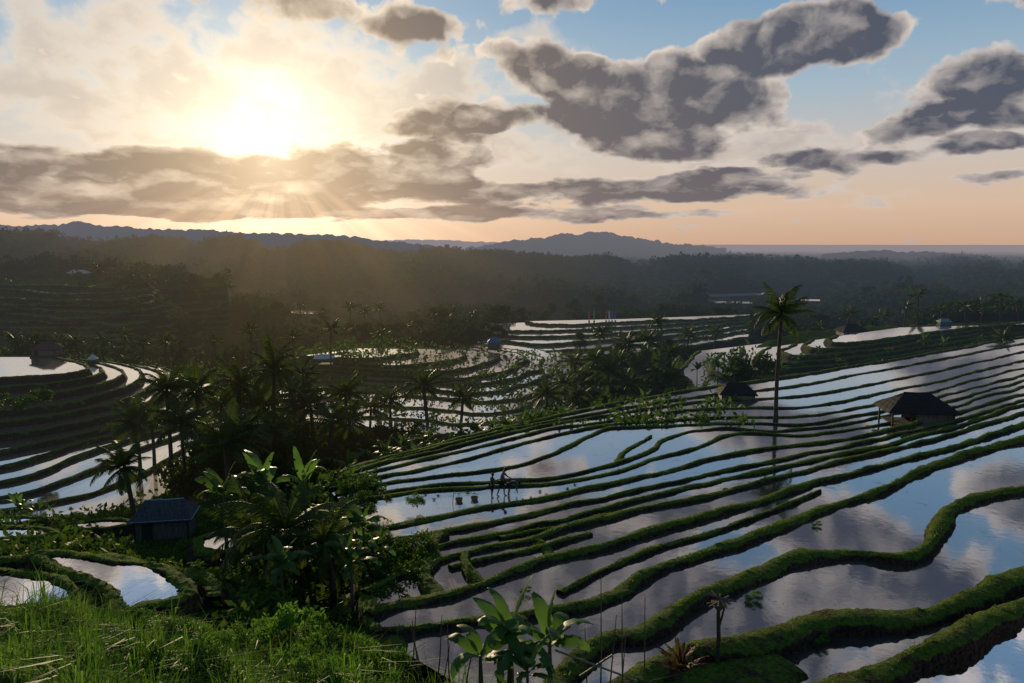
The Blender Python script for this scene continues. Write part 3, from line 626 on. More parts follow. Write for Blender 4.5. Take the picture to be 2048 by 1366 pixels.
for Am,g in TOPS:
    n=Am.shape[0]; r=np.hypot(Am[:,2,0],Am[:,2,1])
    seg=np.linalg.norm(np.diff(Am[:,2],axis=0),axis=1)
    dens=np.where(r[:-1]<45,52,np.where(r[:-1]<75,26,np.where(r[:-1]<110,7,1)))*g*seg
    cnt=rng.poisson(dens)
    k=np.repeat(np.arange(n-1),cnt); t=rng.random(len(k))[:,None]; c=rng.integers(0,4,len(k)); cf=rng.random(len(k))[:,None]
    p0=Am[k,c]*(1-cf)+Am[k,c+1]*cf; p1=Am[k+1,c]*(1-cf)+Am[k+1,c+1]*cf; Pb.append(p0*(1-t)+p1*t)
Pg=np.vstack(Pb); r=np.hypot(Pg[:,0],Pg[:,1])
patch=vnoise(Pg[:,0]*.9,Pg[:,1]*.9,12); keep=patch+.30*rng.random(len(Pg))-.10*(r<36)>.45; Pg=Pg[keep]; r=r[keep]; patch=patch[keep]
hh=(.03+.07*rng.random(len(Pg))**1.6)*(1+r/190)*(.6+patch*.8)*np.where(vnoise(Pg[:,0]*2.3,Pg[:,1]*2.3,14)>.80,1.8,1.); V,Q=blades(Pg-np.array([0,0,.015]),hh,(.008+.010*rng.random(len(Pg)))*(1+r/45),.8)
link('bank_grass',mesh_q('bank_grass',V,Q,M['grass']),kind='stuff',label='short grass growing along the paddy banks',category='grass')
# ------------------------------------------------------------ palms
def frond(L,a0,droop,yaw,n=24,lw=.05,roll=0):
    ts=np.linspace(0,1,n); ang=a0-droop*ts**1.4; ds=L/(n-1)
    x=np.concatenate([[0],np.cumsum(np.cos(ang[:-1])*ds)]); z=np.concatenate([[0],np.cumsum(np.sin(ang[:-1])*ds)])
    P=np.stack([x,0*x,z],1); T=np.stack([np.cos(ang),0*ang,np.sin(ang)],1); Nn=np.stack([-np.sin(ang),0*ang,np.cos(ang)],1)
    V=[];Q=[]
    def q(a,b,c,d):
        o=len(V); V.extend([a,b,c,d]); Q.append((o,o+1,o+2,o+3))
    for i in range(n-1):
        w=.035*(1-ts[i])+.008; s=np.array([0,w,0]); q(P[i]-s,P[i]+s,P[i+1]+s*.9,P[i+1]-s*.9)
    for i in range(2,n):
        ll=L*.25*math.sin(math.pi*(.10+.86*ts[i]))**.7*(random.uniform(.8,1.1))
        for sd in(-1,1):
            for kk in(0,.5):
                Pp=P[i]-T[i]*ds*kk
                d=np.array([0,sd*.75,0])+T[i]*.55-Nn[i]*random.uniform(.15,.45)+np.array([0,0,-.18]); d/=np.linalg.norm(d)
                d2=d+np.array([0,0,-.55]); d2/=np.linalg.norm(d2)
                m=Pp+d*ll*.55; e=m+d2*ll*.5; w=T[i]*lw/2
                q(Pp-w,Pp+w,m+w,m-w); q(m-w,m+w,e+w*.15,e-w*.15)
    V=np.array(V); c,s=math.cos(yaw),math.sin(yaw); R=np.array([[c,-s,0],[s,c,0],[0,0,1]])
    if roll:
        cr,sr=math.cos(roll),math.sin(roll); V=V@np.array([[1,0,0],[0,cr,-sr],[0,sr,cr]]).T
    return V@R.T,np.array(Q)
def crown_mesh(name,nf,L,n,lw,seed,up=1.35,down=-.4):
    random.seed(seed); a=Acc()
    for i in range(nf):
        k=i/(nf-1); V,Q=frond(L*random.uniform(.75,1.1),up+(down-up)*k+random.uniform(-.2,.2),.7+.7*random.random(),i*2.39996+random.uniform(-.35,.35),n,lw,roll=random.uniform(-.4,.4)); a.add(V,Q)
    return a.mesh(name,M['palm'])
crowns=[crown_mesh('palm_crown',19,3.0,16,.09,s) for s in(1,2,3)]
crownfar=[crown_mesh('palm_crown',15,2.9,9,.20,s) for s in(4,5)]
fr_single=[]
for s in range(6):
    random.seed(40+s); V,Q=frond(3.0,0,.75+.2*s,0,24,.065); fr_single.append(mesh_q('frond',V,Q,M['palm']))
def trunk_mesh(bend,seed):
    m=MB(); pts=[];rad=[]
    for i in range(15):
        t=i/14; pts.append((bend*t**1.8,.12*math.sin(t*4),t)); rad.append((.19-.06*t)*(1.25 if i==0 else 1)*(1.04 if i%2 else 1))
    m.tube(pts,rad,8); return m.mesh('palm_trunk',M['bark'],True)
BENDS=[.1,.7,-.6,.35]
trunks=[trunk_mesh(b,i) for i,b in enumerate(BENDS)]
nutm=MB()
for i in range(7):
    a=i*.9; prof=[(.001,-.13),(.08,-.09),(.11,0),(.08,.1),(.001,.13)]; nutm.lathe(prof,7,(.22*math.cos(a),.22*math.sin(a),-.2-.08*(i%2)))
nut_me=nutm.mesh('coconuts',M['shrub'],True)
def root(name,loc,rz=0,**p):
    o=link(name,None,None,loc,**p); o.rotation_euler=(0,0,rz); o.empty_display_size=.3; return o
def palm(px,yt,Y,label,group=None,cs=1.,detail='mid',H=None,bend=None,z=None,nf=22):
    x=at_y(px,yt,Y).x; zt=at_y(px,yt,Y).z
    z0=gz(x,Y) if z is None else z
    Hh=max((zt-z0)-1.9*cs if H is None else H,.8)
    r=root('coconut_palm',(x,Y,z0-.1),0,label=label,category='palm tree',group=group)
    bi=random.randrange(4) if bend is None else bend
    t=link('trunk',trunks[bi],r); t.scale=(cs,cs,Hh)
    rz=random.uniform(0,6.28); t.rotation_euler=(0,0,rz if bend is None else 0)
    bx=BENDS[bi]*cs; a_=t.rotation_euler[2]; by=.12*math.sin(4)*cs
    ox,oy=bx*math.cos(a_)-by*math.sin(a_),bx*math.sin(a_)+by*math.cos(a_)
    if detail=='near':
        for i in range(nf):
            f=link('frond',fr_single[random.randrange(6)],r,(ox,oy,Hh)); k=i/(nf-1)
            f.rotation_euler=(random.uniform(-.3,.3),-(1.45-1.85*k+random.uniform(-.2,.2)),i*2.39996+random.uniform(-.3,.3)); f.scale=(cs*random.uniform(.75,1.15),)*3
        c=link('coconuts',nut_me,r,(ox,oy,Hh)); c.scale=(cs,)*3
    else:
        me=random.choice(crowns if detail=='mid' else crownfar); c=link('crown',me,r,(ox,oy,Hh)); c.scale=(cs,cs,cs*.95); c.rotation_euler=(random.uniform(-.2,.2),random.uniform(-.2,.2),random.uniform(0,6.28))
    return r
random.seed(11)
palm(1562,580,74,'tall lone coconut palm rising from the flooded paddies',None,z=-16.9,cs=1.12,detail='near',bend=0)
palm(327,725,80,'tall coconut palm above the hut with the blue-edged roof',cs=1.35,detail='near')
palm(262,885,63,'short coconut palm directly left of the blue-edged hut roof',cs=1.0,detail='near')
palm(395,735,84,'coconut palm just right of the tallest left-hand palm',cs=1.3,detail='near')
palm(468,722,90,'coconut palm on the left of the valley thicket',cs=1.3,detail='near')
palm(545,690,95,'tallest coconut palm in the dark thicket left of centre',cs=1.5,detail='near')
palm(692,745,100,'slim coconut palm standing clear below the white-roofed shelter',cs=1.3)
palm(858,735,112,'coconut palm in front of the middle terraces',cs=1.45)
palm(922,762,116,'smaller coconut palm right of the palm before the middle terraces',cs=1.25)
palm(1095,755,118,'coconut palm at the right edge of the middle terraces',cs=1.3)
palm(2005,655,150,'small palm on the upper right terraces near the frame edge',cs=.9,z=-20)
tg='coconut palms crowded in the left thicket'; tl='coconut palm crowded into the dark thicket left of centre'
for px,yt,Y in [(300,790,95),(432,775,88),(505,745,100),(575,750,98),(622,770,92),(358,800,75),(500,810,72),(740,785,108),(650,800,88),(445,830,68),(555,815,80),(270,800,90),(600,715,104),(530,770,90),(700,800,95),(780,770,112)]: palm(px,yt,Y,tl,tg,cs=random.uniform(1.1,1.35))
vg='coconut palms in the dark central valley grove'; vl='coconut palm in the dark grove between middle and right terraces'
for px,yt,Y in [(1135,742,128),(1188,690,135),(1215,710,130),(1245,695,142),(1262,662,150),(1292,655,150),(1318,622,190),(1340,680,150),(1160,765,120),(1270,735,128),(1305,715,135),(1225,755,125),(1180,730,150),(1375,650,200),(1200,645,175),(1350,725,130),(1150,700,160),(1240,780,118),(1190,785,114),(1290,770,122)]: palm(px,yt,Y,vl,vg,cs=random.uniform(1.15,1.45))
lg='small coconut palms along the left valley floor'; ll='small coconut palm in the row beyond the left terraces'
for px,yt in [(30,660),(70,672),(105,668),(130,680),(155,660),(205,662),(250,655),(285,668),(330,662),(345,678),(390,690),(430,665),(500,640),(585,655),(560,690),(660,640),(760,650),(230,690),(480,690),(20,690)]: palm(px,yt,random.uniform(165,200),ll,lg,cs=random.uniform(.95,1.25),detail='far')
hg2='coconut palms on the hazy left hillside'; hl='distant coconut palm on the hazy left hillside'
for px,yt in [(15,555),(48,560),(75,558),(198,522),(225,530),(268,535),(305,528),(300,545),(440,545),(452,560),(470,590),(560,600),(150,600),(120,585),(185,610),(30,600),(380,560),(400,600),(340,570),(240,580)]: palm(px,yt,random.uniform(330,430),hl,hg2,cs=1.5,detail='far')
cg='coconut palms behind the middle terraces'; clb='coconut palm in the tree belt behind the middle terraces'
for px,yt,Y in [(905,612,300),(940,616,300),(700,600,310),(730,610,320),(870,622,290),(650,610,330),(600,600,350),(815,640,270),(1060,628,330),(970,625,300),(760,605,340),(850,650,250),(780,655,245),(920,650,250),(690,650,245)]: palm(px,yt,Y,clb,cg,cs=1.4,detail='far')
rg='coconut palms on the skyline of the upper right terraces'; rl='small coconut palm on the upper right terrace skyline'
for px,yt,Y in [(1695,612,225),(1720,640,220),(1765,618,240),(1812,598,235),(1838,574,235),(1880,606,230),(1932,595,225),(1966,598,222),(2003,577,225),(2040,590,220),(1650,640,225),(2075,600,220),(1500,640,235),(1430,650,215),(1590,640,230),(1980,612,235)]: palm(px,yt,Y,rl,rg,cs=1.2,detail='far')
for px,yt,Y,lb,c in [(600,955,36,'young palm with long arching fronds in the left thicket',1.25),(505,1000,39,'second young feathery palm left of the long-fronded one',1.0),(660,1020,34,'young palm leaning over the bank beside banana leaves',.85)]:
    palm(px,yt,Y,lb,cs=c,detail='near',nf=17)
# ------------------------------------------------------------ banana plants
def bleaf(L,Wd,a0,droop,seed):
    random.seed(seed); n=19; ts=np.linspace(0,1,n); ang=a0-droop*ts**1.4; ds=L/(n-1)
    x=np.concatenate([[0],np.cumsum(np.cos(ang[:-1])*ds)]); z=np.concatenate([[0],np.cumsum(np.sin(ang[:-1])*ds)])
    tw=random.uniform(-.5,.5)
    V=[];Q=[]
    for i in range(n):
        t=ts[i]; w=0.02 if t<.14 else Wd*math.sin(math.pi*min(1,(t-.12)/.88)**.7)**.55+.004
        Nn=np.array([-math.sin(ang[i]),0,math.cos(ang[i])])
        for k,(s,u) in enumerate([(-1,-.10),(-.5,.12),(0,0),(.5,.12),(1,-.10)]):
            rag=1+random.uniform(-.12,.05)*(abs(s)>.9)
            lat=np.array([0,math.cos(tw*t),0])+Nn*math.sin(tw*t)
            V.append(np.array([x[i],0,z[i]])+lat*s*w*rag+Nn*u*w*.9+Nn*random.uniform(-.025,.025)*abs(s))
    for i in range(n-1):
        for k in range(4):
            if random.random()<.10 and k in(0,3) and i>3: continue
            a=i*5+k; Q.append((a,a+1,a+6,a+5))
    return np.array(V),np.array(Q)
bl=[];bld=[]
for s,(L,W_,a,d) in enumerate([(2.0,.28,1.15,1.7),(1.9,.29,.95,2.1),(1.8,.27,.7,2.1),(1.6,.25,.3,1.8),(2.0,.20,1.45,.6),(2.1,.28,1.3,1.25)]):
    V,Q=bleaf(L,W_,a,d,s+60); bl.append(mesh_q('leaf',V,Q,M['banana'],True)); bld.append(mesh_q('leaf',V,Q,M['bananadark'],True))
ms=MB(); ms.tube([(0,0,0),(.02,0,.5),(0,.02,1.0)],[.12,.09,.05],9); bstem=ms.mesh('pseudostem',M['stem'],True)
bcl=[]
for s in range(2):
    a=Acc(); random.seed(90+s)
    for i in range(9):
        V,Q=bleaf(random.uniform(1.5,2.),.27,random.choice([1.4,1.1,.8,.4]),random.uniform(.6,1.9),100+s*20+i); y=i*2.4; R=np.array([[math.cos(y),-math.sin(y),0],[math.sin(y),math.cos(y),0],[0,0,1]]); a.add(V@R.T,Q)
    bcl.append(a.mesh('leaves',M['bananadark'],True))
def banana(px,yt,Y,label,group=None,cs=1.,near=False,z=None,kinds=(4,5,0,1,0,2,1,2,3,5),dark=False):
    p=at_y(px,yt,Y); z0=gz(p.x,Y) if z is None else z; H=max((p.z-z0)-1.45*cs,.35)
    r=root('banana_plant',(p.x,Y,z0-.05),0,label=label,category='banana plant',group=group)
    s=link('pseudostem',bstem,r); s.scale=(cs,cs,H)
    if near:
        for i,k in enumerate(kinds):
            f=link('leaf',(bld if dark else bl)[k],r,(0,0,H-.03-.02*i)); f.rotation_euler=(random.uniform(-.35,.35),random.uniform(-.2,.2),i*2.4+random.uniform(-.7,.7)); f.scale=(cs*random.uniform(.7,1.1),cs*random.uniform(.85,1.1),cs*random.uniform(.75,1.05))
    else:
        f=link('leaves',random.choice(bcl),r,(0,0,H-.04)); f.rotation_euler=(0,0,random.uniform(0,6.28)); f.scale=(cs,)*3
random.seed(21)
banana(1020,1178,19,'large banana plant with broad glossy leaves at the bottom edge',cs=.95,near=True)
banana(1100,1195,19.6,'banana plant right of the large one at the bottom edge',cs=.8,near=True)
banana(960,1225,18.6,'low banana plant left of the large one at the bottom edge',cs=.75,near=True,kinds=(5,0,1,2,1,2,3))
banana(1055,1265,18.2,'small banana sucker in front of the large banana plant',cs=.6,near=True)
banana(522,900,38,'banana plant with upright pale leaves above the left thicket',cs=1.25,near=True,kinds=(4,5,4,0,1,5))
banana(605,902,39,'banana plant with one tall vertical leaf beside the young palm',cs=1.15,near=True,kinds=(4,4,5,1,0))
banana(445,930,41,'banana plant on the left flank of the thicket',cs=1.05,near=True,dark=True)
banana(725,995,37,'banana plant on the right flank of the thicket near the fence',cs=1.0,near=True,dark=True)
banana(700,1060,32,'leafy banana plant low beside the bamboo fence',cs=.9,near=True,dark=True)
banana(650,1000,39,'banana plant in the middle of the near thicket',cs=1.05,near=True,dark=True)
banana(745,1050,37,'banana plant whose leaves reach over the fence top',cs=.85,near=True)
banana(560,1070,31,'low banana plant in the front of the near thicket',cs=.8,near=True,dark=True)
banana(35,985,66,'small banana plant on the bank at the left frame edge',cs=.9,near=True)
bg_='banana plants along the gully edge'; bl_='banana plant in the hedge above the upper paddy edge'
for px,yt,Y in [(735,885,84),(770,872,85),(805,862,86),(850,850,88),(885,858,90),(915,850,90),(950,840,92),(985,848,94),(1015,838,95),(1050,832,98),(1085,830,100),(700,900,80),(1130,815,102),(830,880,80),(1000,865,86)]: banana(px,yt,Y,bl_,bg_,cs=random.uniform(1.,1.4))
mg='banana plants near the small dark-roofed hut'; ml='banana plant among the terraces left of the small dark-roofed hut'
for px,yt,Y in [(1385,770,112),(1410,755,115),(1437,712,125),(1455,735,120),(1470,725,124),(1425,790,108),(1340,780,118),(1395,720,130),(1240,800,112),(1290,800,110)]: banana(px,yt,Y,ml,mg,cs=random.uniform(1.,1.5))
ug='banana plants scattered on the upper right terraces'; ul='banana plant on a bank of the upper right terraces'
for px,yt,Y in [(1600,700,140),(1640,690,150),(1680,715,135),(1780,690,150),(1850,665,160),(1890,672,160),(1960,668,160),(1760,720,130),(1560,735,130)]: banana(px,yt,Y,ul,ug,cs=random.uniform(.9,1.2),z=-21)
# ------------------------------------------------------------ broadleaf trees and shrubs
def tree_meshes(seed):
    random.seed(seed); t=MB(); t.tube([(0,0,0),(.05,.03,.2),(.0,.05,.45)],[.05,.035,.028],7); cc=[]
    for i in range(8):
        a=i*2.4; rr=random.uniform(.12,.34); e=(rr*math.cos(a),rr*math.sin(a),random.uniform(.42,.85)); t.tube([(0,.04,.38),(e[0]*.5,e[1]*.5,.5*e[2]+.2),e],[.02,.013,.006],5); cc.append(e)
    cc.append((0,0,.8)); cc=np.array(cc); C=clumped(cc,np.array([random.uniform(.12,.22) for _ in cc]),2200,.45); V,Q=diamonds(C,.022+.018*rng.random(2200),.014)
    return t.mesh('tree_trunk',M['bark']),mesh_q('tree_crown',V,Q,M['leaf'])
TM=[tree_meshes(s) for s in(1,2,3,4)]
def tree(px,yt,Y,label,group=None,wide=1.):
    p=at_y(px,yt,Y); z0=gz(p.x,Y); H=max(p.z-z0,2.5)
    r=root('broadleaf_tree',(p.x,Y,z0-.1),random.uniform(0,6.28),label=label,category='tree',group=group); a,b=random.choice(TM)
    for n,m in(('trunk',a),('crown',b)):
        o=link(n,m,r); o.scale=(H*wide,H*wide,H)
random.seed(31)
tree(997,598,300,'dense dark tree standing tallest behind the middle terraces',wide=1.)
tree(885,610,300,'round dark tree left of the tallest one behind the terraces',wide=.9)
tree(562,600,330,'rounded tree beside the golden strip of distant water')
tree(1490,700,128,'broad leafy tree beside the small dark-roofed hut',wide=.8)
vg='dark broadleaf trees in the central gully'; vl='dark broadleaf tree in the gully thicket below the middle terraces'
for px,yt,Y in [(430,840,80),(480,850,82),(560,820,95),(610,835,90),(590,860,80),(520,870,75),(640,870,85),(710,850,95),(760,840,100),(660,910,70),(610,920,62),(1170,780,115),(1230,760,125),(1210,820,105),(1280,750,135),(1130,810,110),(400,870,75),(550,900,66),(1320,750,135),(470,835,95),(530,835,98),(680,845,98),(730,860,90),(1260,790,112),(1190,730,140),(1330,710,150),(800,845,100),(500,860,88),(575,870,84),(640,850,95),(840,835,108),(700,880,84),(750,870,92)]: tree(px,yt,Y,vl,vg,random.uniform(.8,1.2))
fg='trees in the belt behind the terraces'; fl='dark tree in the belt behind the middle and far terraces'
for px,yt,Y in [(840,630,290),(780,640,270),(720,640,260),(930,640,280),(1040,610,330),(1100,600,400),(1150,590,420),(1200,585,450),(640,620,330),(1500,620,320),(1570,610,320),(1440,610,340),(1640,620,300),(1240,680,190),(1200,690,200),(1160,660,220),(1290,690,180),(1340,670,200),(1380,690,190),(970,640,255),(1000,645,250),(890,650,250),(830,660,240),(760,665,235)]: tree(px,yt,Y,fl,fg,random.uniform(.8,1.1))
def shrub_mesh(seed,m,ls,n=900):
    random.seed(seed); cc=np.array([(random.uniform(-.6,.6),random.uniform(-.6,.6),random.uniform(.2,.9)) for _ in range(11)]); C=clumped(cc,np.array([random.uniform(.18,.4) for _ in cc]),n,.3); C[:,2]=np.abs(C[:,2]); V,Q=diamonds(C,ls+ls*rng.random(n),ls*.5); return mesh_q('foliage',V,Q,m)
SM=[shrub_mesh(1,M['shrub'],.06),shrub_mesh(2,M['shrub'],.075),shrub_mesh(3,M['bright'],.055,1300),shrub_mesh(4,M['bright'],.045,1500),shrub_mesh(5,M['shrub'],.045,1600)]
st_=MB()
for i in range(6):
    a=i*1.05; st_.tube([(0,0,0),(.2*math.cos(a),.2*math.sin(a),.4),(.45*math.cos(a),.45*math.sin(a),.8)],[.02,.014,.006],5)
shst=st_.mesh('stems',M['bark'])
def shrub(px,Y,size,label,group=None,k=None,z=None,name='shrub',tall=.9):
    x=(px-1024)/F*Y*.985; z0=gz(x,Y) if z is None else z; r=root(name,(x,Y,z0-.05),random.uniform(0,6.28),label=label,category='shrub',group=group)
    for n,m in(('foliage',SM[random.randrange(2) if k is None else k]),('stems',shst)):
        o=link(n,m,r); o.scale=(size,size,size*tall)
random.seed(41)
sg='bushes filling the left thicket'; sl2='dark green bush in the thicket behind the near bank'
for _ in range(54):
    Y=random.uniform(27,56); px=random.uniform(440,735) ; shrub(px,Y,random.uniform(1.,2.1),sl2,sg)
for px,Y in [(720,38),(735,41),(745,36),(715,45),(735,47),(760,33),(750,30),(705,50),(770,39)]: shrub(px,Y,random.uniform(.6,1.2),sl2,sg,z=max(gz((px-1024)/F*Y,Y),-15.8))
shrub(-5,98,2.6,'dark bush leaning in at the left frame edge on the upper terraces',z=-21.,k=0)
shrub(55,104,2.0,'smaller dark bush beside the one at the left frame edge',z=-20.8,k=1)
sg='bushes on the gully slopes'; sl2='dark bush on the gully slope between terraces'
for _ in range(50):
    Y=random.uniform(66,125); px=random.uniform(410,1350)
    if px>720 and Y<95+(px-720)*.03: Y+=28
    shrub(px,Y,random.uniform(1.5,3.4),sl2,sg)
sg='tangled bushes on the near bank'; sl2='tangled leafy bush on the near bank'
for px,Y,s in [(470,20.5,1.0),(540,18,1.1),(590,16.5,1.1),(640,20,1.2),(500,24,1.3),(600,23,1.4),(430,23,.8),(680,22,1.0),(560,26,1.4),(650,26,1.3),(700,19,.9),(620,18,1.),(450,22,1.0),(520,21,1.2),(570,20,1.1),(660,18,.9),(730,21,.8),(480,26,1.2),(620,28,1.5),(700,26,1.2),(540,23,1.3),(510,17,.8),(560,15.5,.7),(620,15.5,.8),(680,16.5,.8),(750,18.5,.7),(460,18,.7),(600,14.5,.6),(700,14.5,.6),(320,17,.45),(240,20,.4),(380,15,.5)]: shrub(px,Y,s,sl2,sg,random.choice([2,3,4,3]),tall=random.uniform(.9,1.4))
shrub(725,16.5,.75,'small bright sapling with fine leaves at the bottom edge',k=2)
shrub(1152,19,.55,'small leafy weed right of the large banana plant',k=3)
shrub(825,47,.9,'pale young sapling standing above the bamboo fence',k=3,z=-16)
for px,py,z,s,lb in [(1505,1200,-14.15,.42,'clump of green weeds in the water near the offering post'),(1632,1052,-14.5,.30,'small weed clump in the middle of a right-hand paddy'),(1640,1285,-13.8,.30,'weed clump sprouting on the thick muddy bank'),(1902,1026,-14.15,.22,'tiny weed tuft at the edge of the curving paddy'),(1050,1185,-14.8,.3,'weed tuft at the paddy edge above the large banana plant')]:
    p=at_z(px,py,z); r=root('weed_clump',p,0,label=lb,category='weed'); o=link('foliage',SM[3],r); o.scale=(s*1.3,s,s*.8)
r=root('cordyline_plant',at_z(1362,1366,-12.6),0,label='dark red leaved plant low at the bottom edge',category='plant')
for i in range(20):
    V,Q=bleaf(.95,.075,random.uniform(.4,1.4),random.uniform(.4,1.3),300+i); o=link('leaf',mesh_q('leaf',V,Q,M['red'],True),r,(0,0,.35)); o.rotation_euler=(0,0,i*2.4)
m=MB(); m.tube([(0,0,-1.2),(0,0,.4)],.03,6); m.obj('stem',M['bark'],r)
# ------------------------------------------------------------ huts
def hut(name,label,px,py,z,W,D,He,Hr,rl,rz,roofm,wallm,kind='walls',cap=None,group=None,Y=None):
    p=at_z(px,py,z) if Y is None else at_y(px,py,Y)
    if Y is not None and z is not None: p=Vector((p.x,p.y,z))
    r=root(name,p,rz,label=label,category='hut',group=group)
    ov=.45*W/6; hx,hy=W/2,D/2; ex,ey=hx+ov,hy+ov
    m=MB()
    def pt(u,v):
        cs=[(-ex,-ey),(ex,-ey),(ex,ey),(-ex,ey)]; i=int(u)%4; f=u-int(u); a,b=cs[i],cs[(i+1)%4]; x=a[0]+(b[0]-a[0])*f; y=a[1]+(b[1]-a[1])*f
        rx=max(-rl/2,min(rl/2,x)); s=v; zz=He-.12+(Hr-He+.12)*(v**.92)
        return (x+(rx-x)*s,y*(1-s),zz)
    K=10; NU=48
    vs=[]; fs=[]
    for j in range(K+1):
        for i in range(NU):
            x,y,zz=pt(i*4/NU,j/K); vs.append((x,y,zz+.025*math.sin(i*1.9+j)+(.03 if j%2 else 0)))
    for j in range(K):
        for i in range(NU): fs.append((j*NU+i,j*NU+(i+1)%NU,(j+1)*NU+(i+1)%NU,(j+1)*NU+i))
    o0=len(vs); vs+=[(a,b,c-.09) for a,b,c in vs[:NU]]
    for i in range(NU): fs.append((o0+i,o0+(i+1)%NU,(i+1)%NU,i))
    fs.append(tuple(o0+i for i in range(NU))[::-1]) 
    m.add(vs,fs); ro=m.obj('roof',roofm,r)
    m=MB(); m.tube([(-rl/2-.05,0,Hr+.03),(0,0,Hr-.01),(rl/2+.05,0,Hr+.03)],.06*W/6+.03,6); m.obj('ridge_cap',cap or roofm,ro)
    if cap is not None:
        m=MB(); m.tube([(-ex,-ey,He-.1),(ex,-ey,He-.1)],.05,5); m.tube([(ex,-ey,He-.1),(ex,ey,He-.1)],.05,5); m.obj('edge_strip',cap,ro)
    for sx in(-1,1):
        for sy in(-1,1):
            m=MB(); m.box((sx*(hx-.06),sy*(hy-.06),(He-.1)/2-.3),(.13,.13,He+.5)); m.obj('post',M['darkwood'],r)
    if W>4.5:
        m=MB(); m.box((-W*.18,-hy+.06,(He-.1)/2-.3),(.12,.12,He+.5)); m.obj('post',M['darkwood'],r)
    if kind in('walls','half'):
        def planks(a,b,h0,h1,skip=()):
            m=MB(); a=Vector(a); b=Vector(b); L=(b-a).length; n=max(3,int(L/.22)); d=(b-a)/n; ang=math.atan2(d.y,d.x)
            for i in range(n):
                if i in skip: continue
                c=a+d*(i+.5); m.box((c.x,c.y,(h0+h1)/2+random.uniform(-.03,.03)),(L/n-.012,.03+.02*random.random(),h1-h0),Matrix.Rotation(ang,3,'Z'))
            return m
        x0=-hx+.1
        if kind=='half':
            planks((-W*.1,-hy+.04,0),(hx-.15,-hy+.04,0),-.3,He-.25).obj('front_wall',wallm,r)
            planks((-W*.12,hy-.04,0),(hx-.15,hy-.04,0),-.3,He-.15).obj('back_wall',wallm,r)
            planks((-hx+.15,-hy+.03,0),(-W*.2,-hy+.03,0),-.3,.45).obj('low_wall',wallm,r)
            m=MB(); m.box((-W*.3,0,.42),(W*.36,D-.4,.08)); m.obj('bench',wallm,r)
        else:
            planks((x0,-hy+.04,0),(hx-.1,-hy+.04,0),-.3,He-.15,skip=(3,) if W>4 else ()).obj('front_wall',wallm,r)
            planks((x0,hy-.04,0),(hx-.1,hy-.04,0),-.3,He-.15).obj('back_wall',wallm,r)
            planks((-hx+.04,-hy+.12,0),(-hx+.04,hy-.12,0),-.3,He-.15).obj('side_wall',wallm,r)
            if W>3.75:
                m=MB(); m.box((x0+.82,-hy+.0,He/2-.3),(.7,.05,He-.1)); m.obj('door',M['darkwood'],r)
        planks((hx-.04,-hy+.12,0),(hx-.04,hy-.12,0),-.3,He-.15).obj('side_wall',wallm,r)
    m=MB(); m.box((0,0,-.35),(W+.3,D+.3,.5)); m.obj('plinth',M['bark'],r)
    return r
random.seed(51)
hut('field_hut','dark tiled hut with open left side and board wall amid paddies',1830,852,-16.6,5.3,3.6,1.75,3.05,2.2,-.12,M['tile'],M['board'],'half')
hut('field_hut','weathered board hut with blue-edged tin roof below the tall palms',332,1064,-21.6,3.8,2.6,1.5,2.5,2.7,.18,M['tin'],M['board'],'walls',M['edge'])
hut('field_hut','small dark-roofed hut behind the lone coconut palm',1472,803,-18.2,3.7,2.8,1.2,2.2,1.8,-.1,M['tile'],M['wallpale'],'walls')
hut('field_shelter','open shelter with a pale tin roof on the middle terraces',648,726,-26.3,3.6,2.4,1.3,1.9,3.2,.1,M['pale'],M['board'],'open')
hut('field_shelter','small shelter with a bright blue roof above the curved terraces',988,694,-27.4,3.0,2.2,1.5,2.6,1.2,0,M['blue'],M['board'],'walls')
hut('farm_house','brown-roofed house half hidden on the upper right terraces',1702,672,-21.6,5.5,4.,1.4,2.8,2.4,.1,M['tile'],M['wallpale'],'walls')
hut('field_shelter','tiny blue-roofed shelter on the upper right skyline',1888,648,-20.,2.6,1.8,.8,1.3,1.8,0,M['edge'],M['board'],'walls')
hut('field_shelter','low brown-roofed shelter on the upper left terraces',95,708,-19.9,4.2,3,1.1,2.0,2.0,0,M['brownroof'],M['board'],'walls')
hut('field_shelter','tiny pale tent-like shelter beyond the upper left terraces',186,722,-20.8,1.2,1.2,.5,1.2,.2,0,M['pale'],M['board'],'walls')
for px,lb,W_,mm in [(158,'long pale-roofed house left on the hazy hillside',9,M['pale']),(205,'dark-roofed house right on the hazy hillside',13,M['tile'])]:
    h_=hit(px,556)
    if h_: hut('farm_house',lb,px,556,h_.z+.5,W_,6,2.2,3.8,W_*.7,0,mm,M['wallpale'],'walls',Y=h_.y)
# ------------------------------------------------------------ banners
for px,mm,lb in [(1177,'flag_pink','leftmost banner pole, pink'),(1187,'flag_green','green banner on a thin pole, second from left'),(1211,'flag_red','red banner on a thin pole in the middle'),(1217,'flag_white','white banner just right of the red one'),(1223,'flag_violet','violet banner on a thin pole'),(1229,'flag_blue','rightmost banner pole, dark blue')]:
    p=at_z(px,641,-28.5); r=root('banner',p,0,label=lb+', on the distant terrace',category='banner')
    m=MB(); m.tube([(0,0,-.3),(0,0,2.8),(.12,0,3.5),(.35,0,3.9)],[.06,.05,.03,.02],5); m.obj('pole',M['bamboo'],r)
    m=MB(); vs=[];fs=[]
    for i in range(9):
        t=i/8; zz=.7+2.9*t; w=.6*(1-.45*t); vs+=[(.02,.04*math.sin(t*7),zz),(.02+w,.12*math.sin(t*6+1),zz)]
    for i in range(8): fs.append((2*i,2*i+1,2*i+3,2*i+2))
    m.add(vs,fs); m.obj('cloth',M[mm],r)
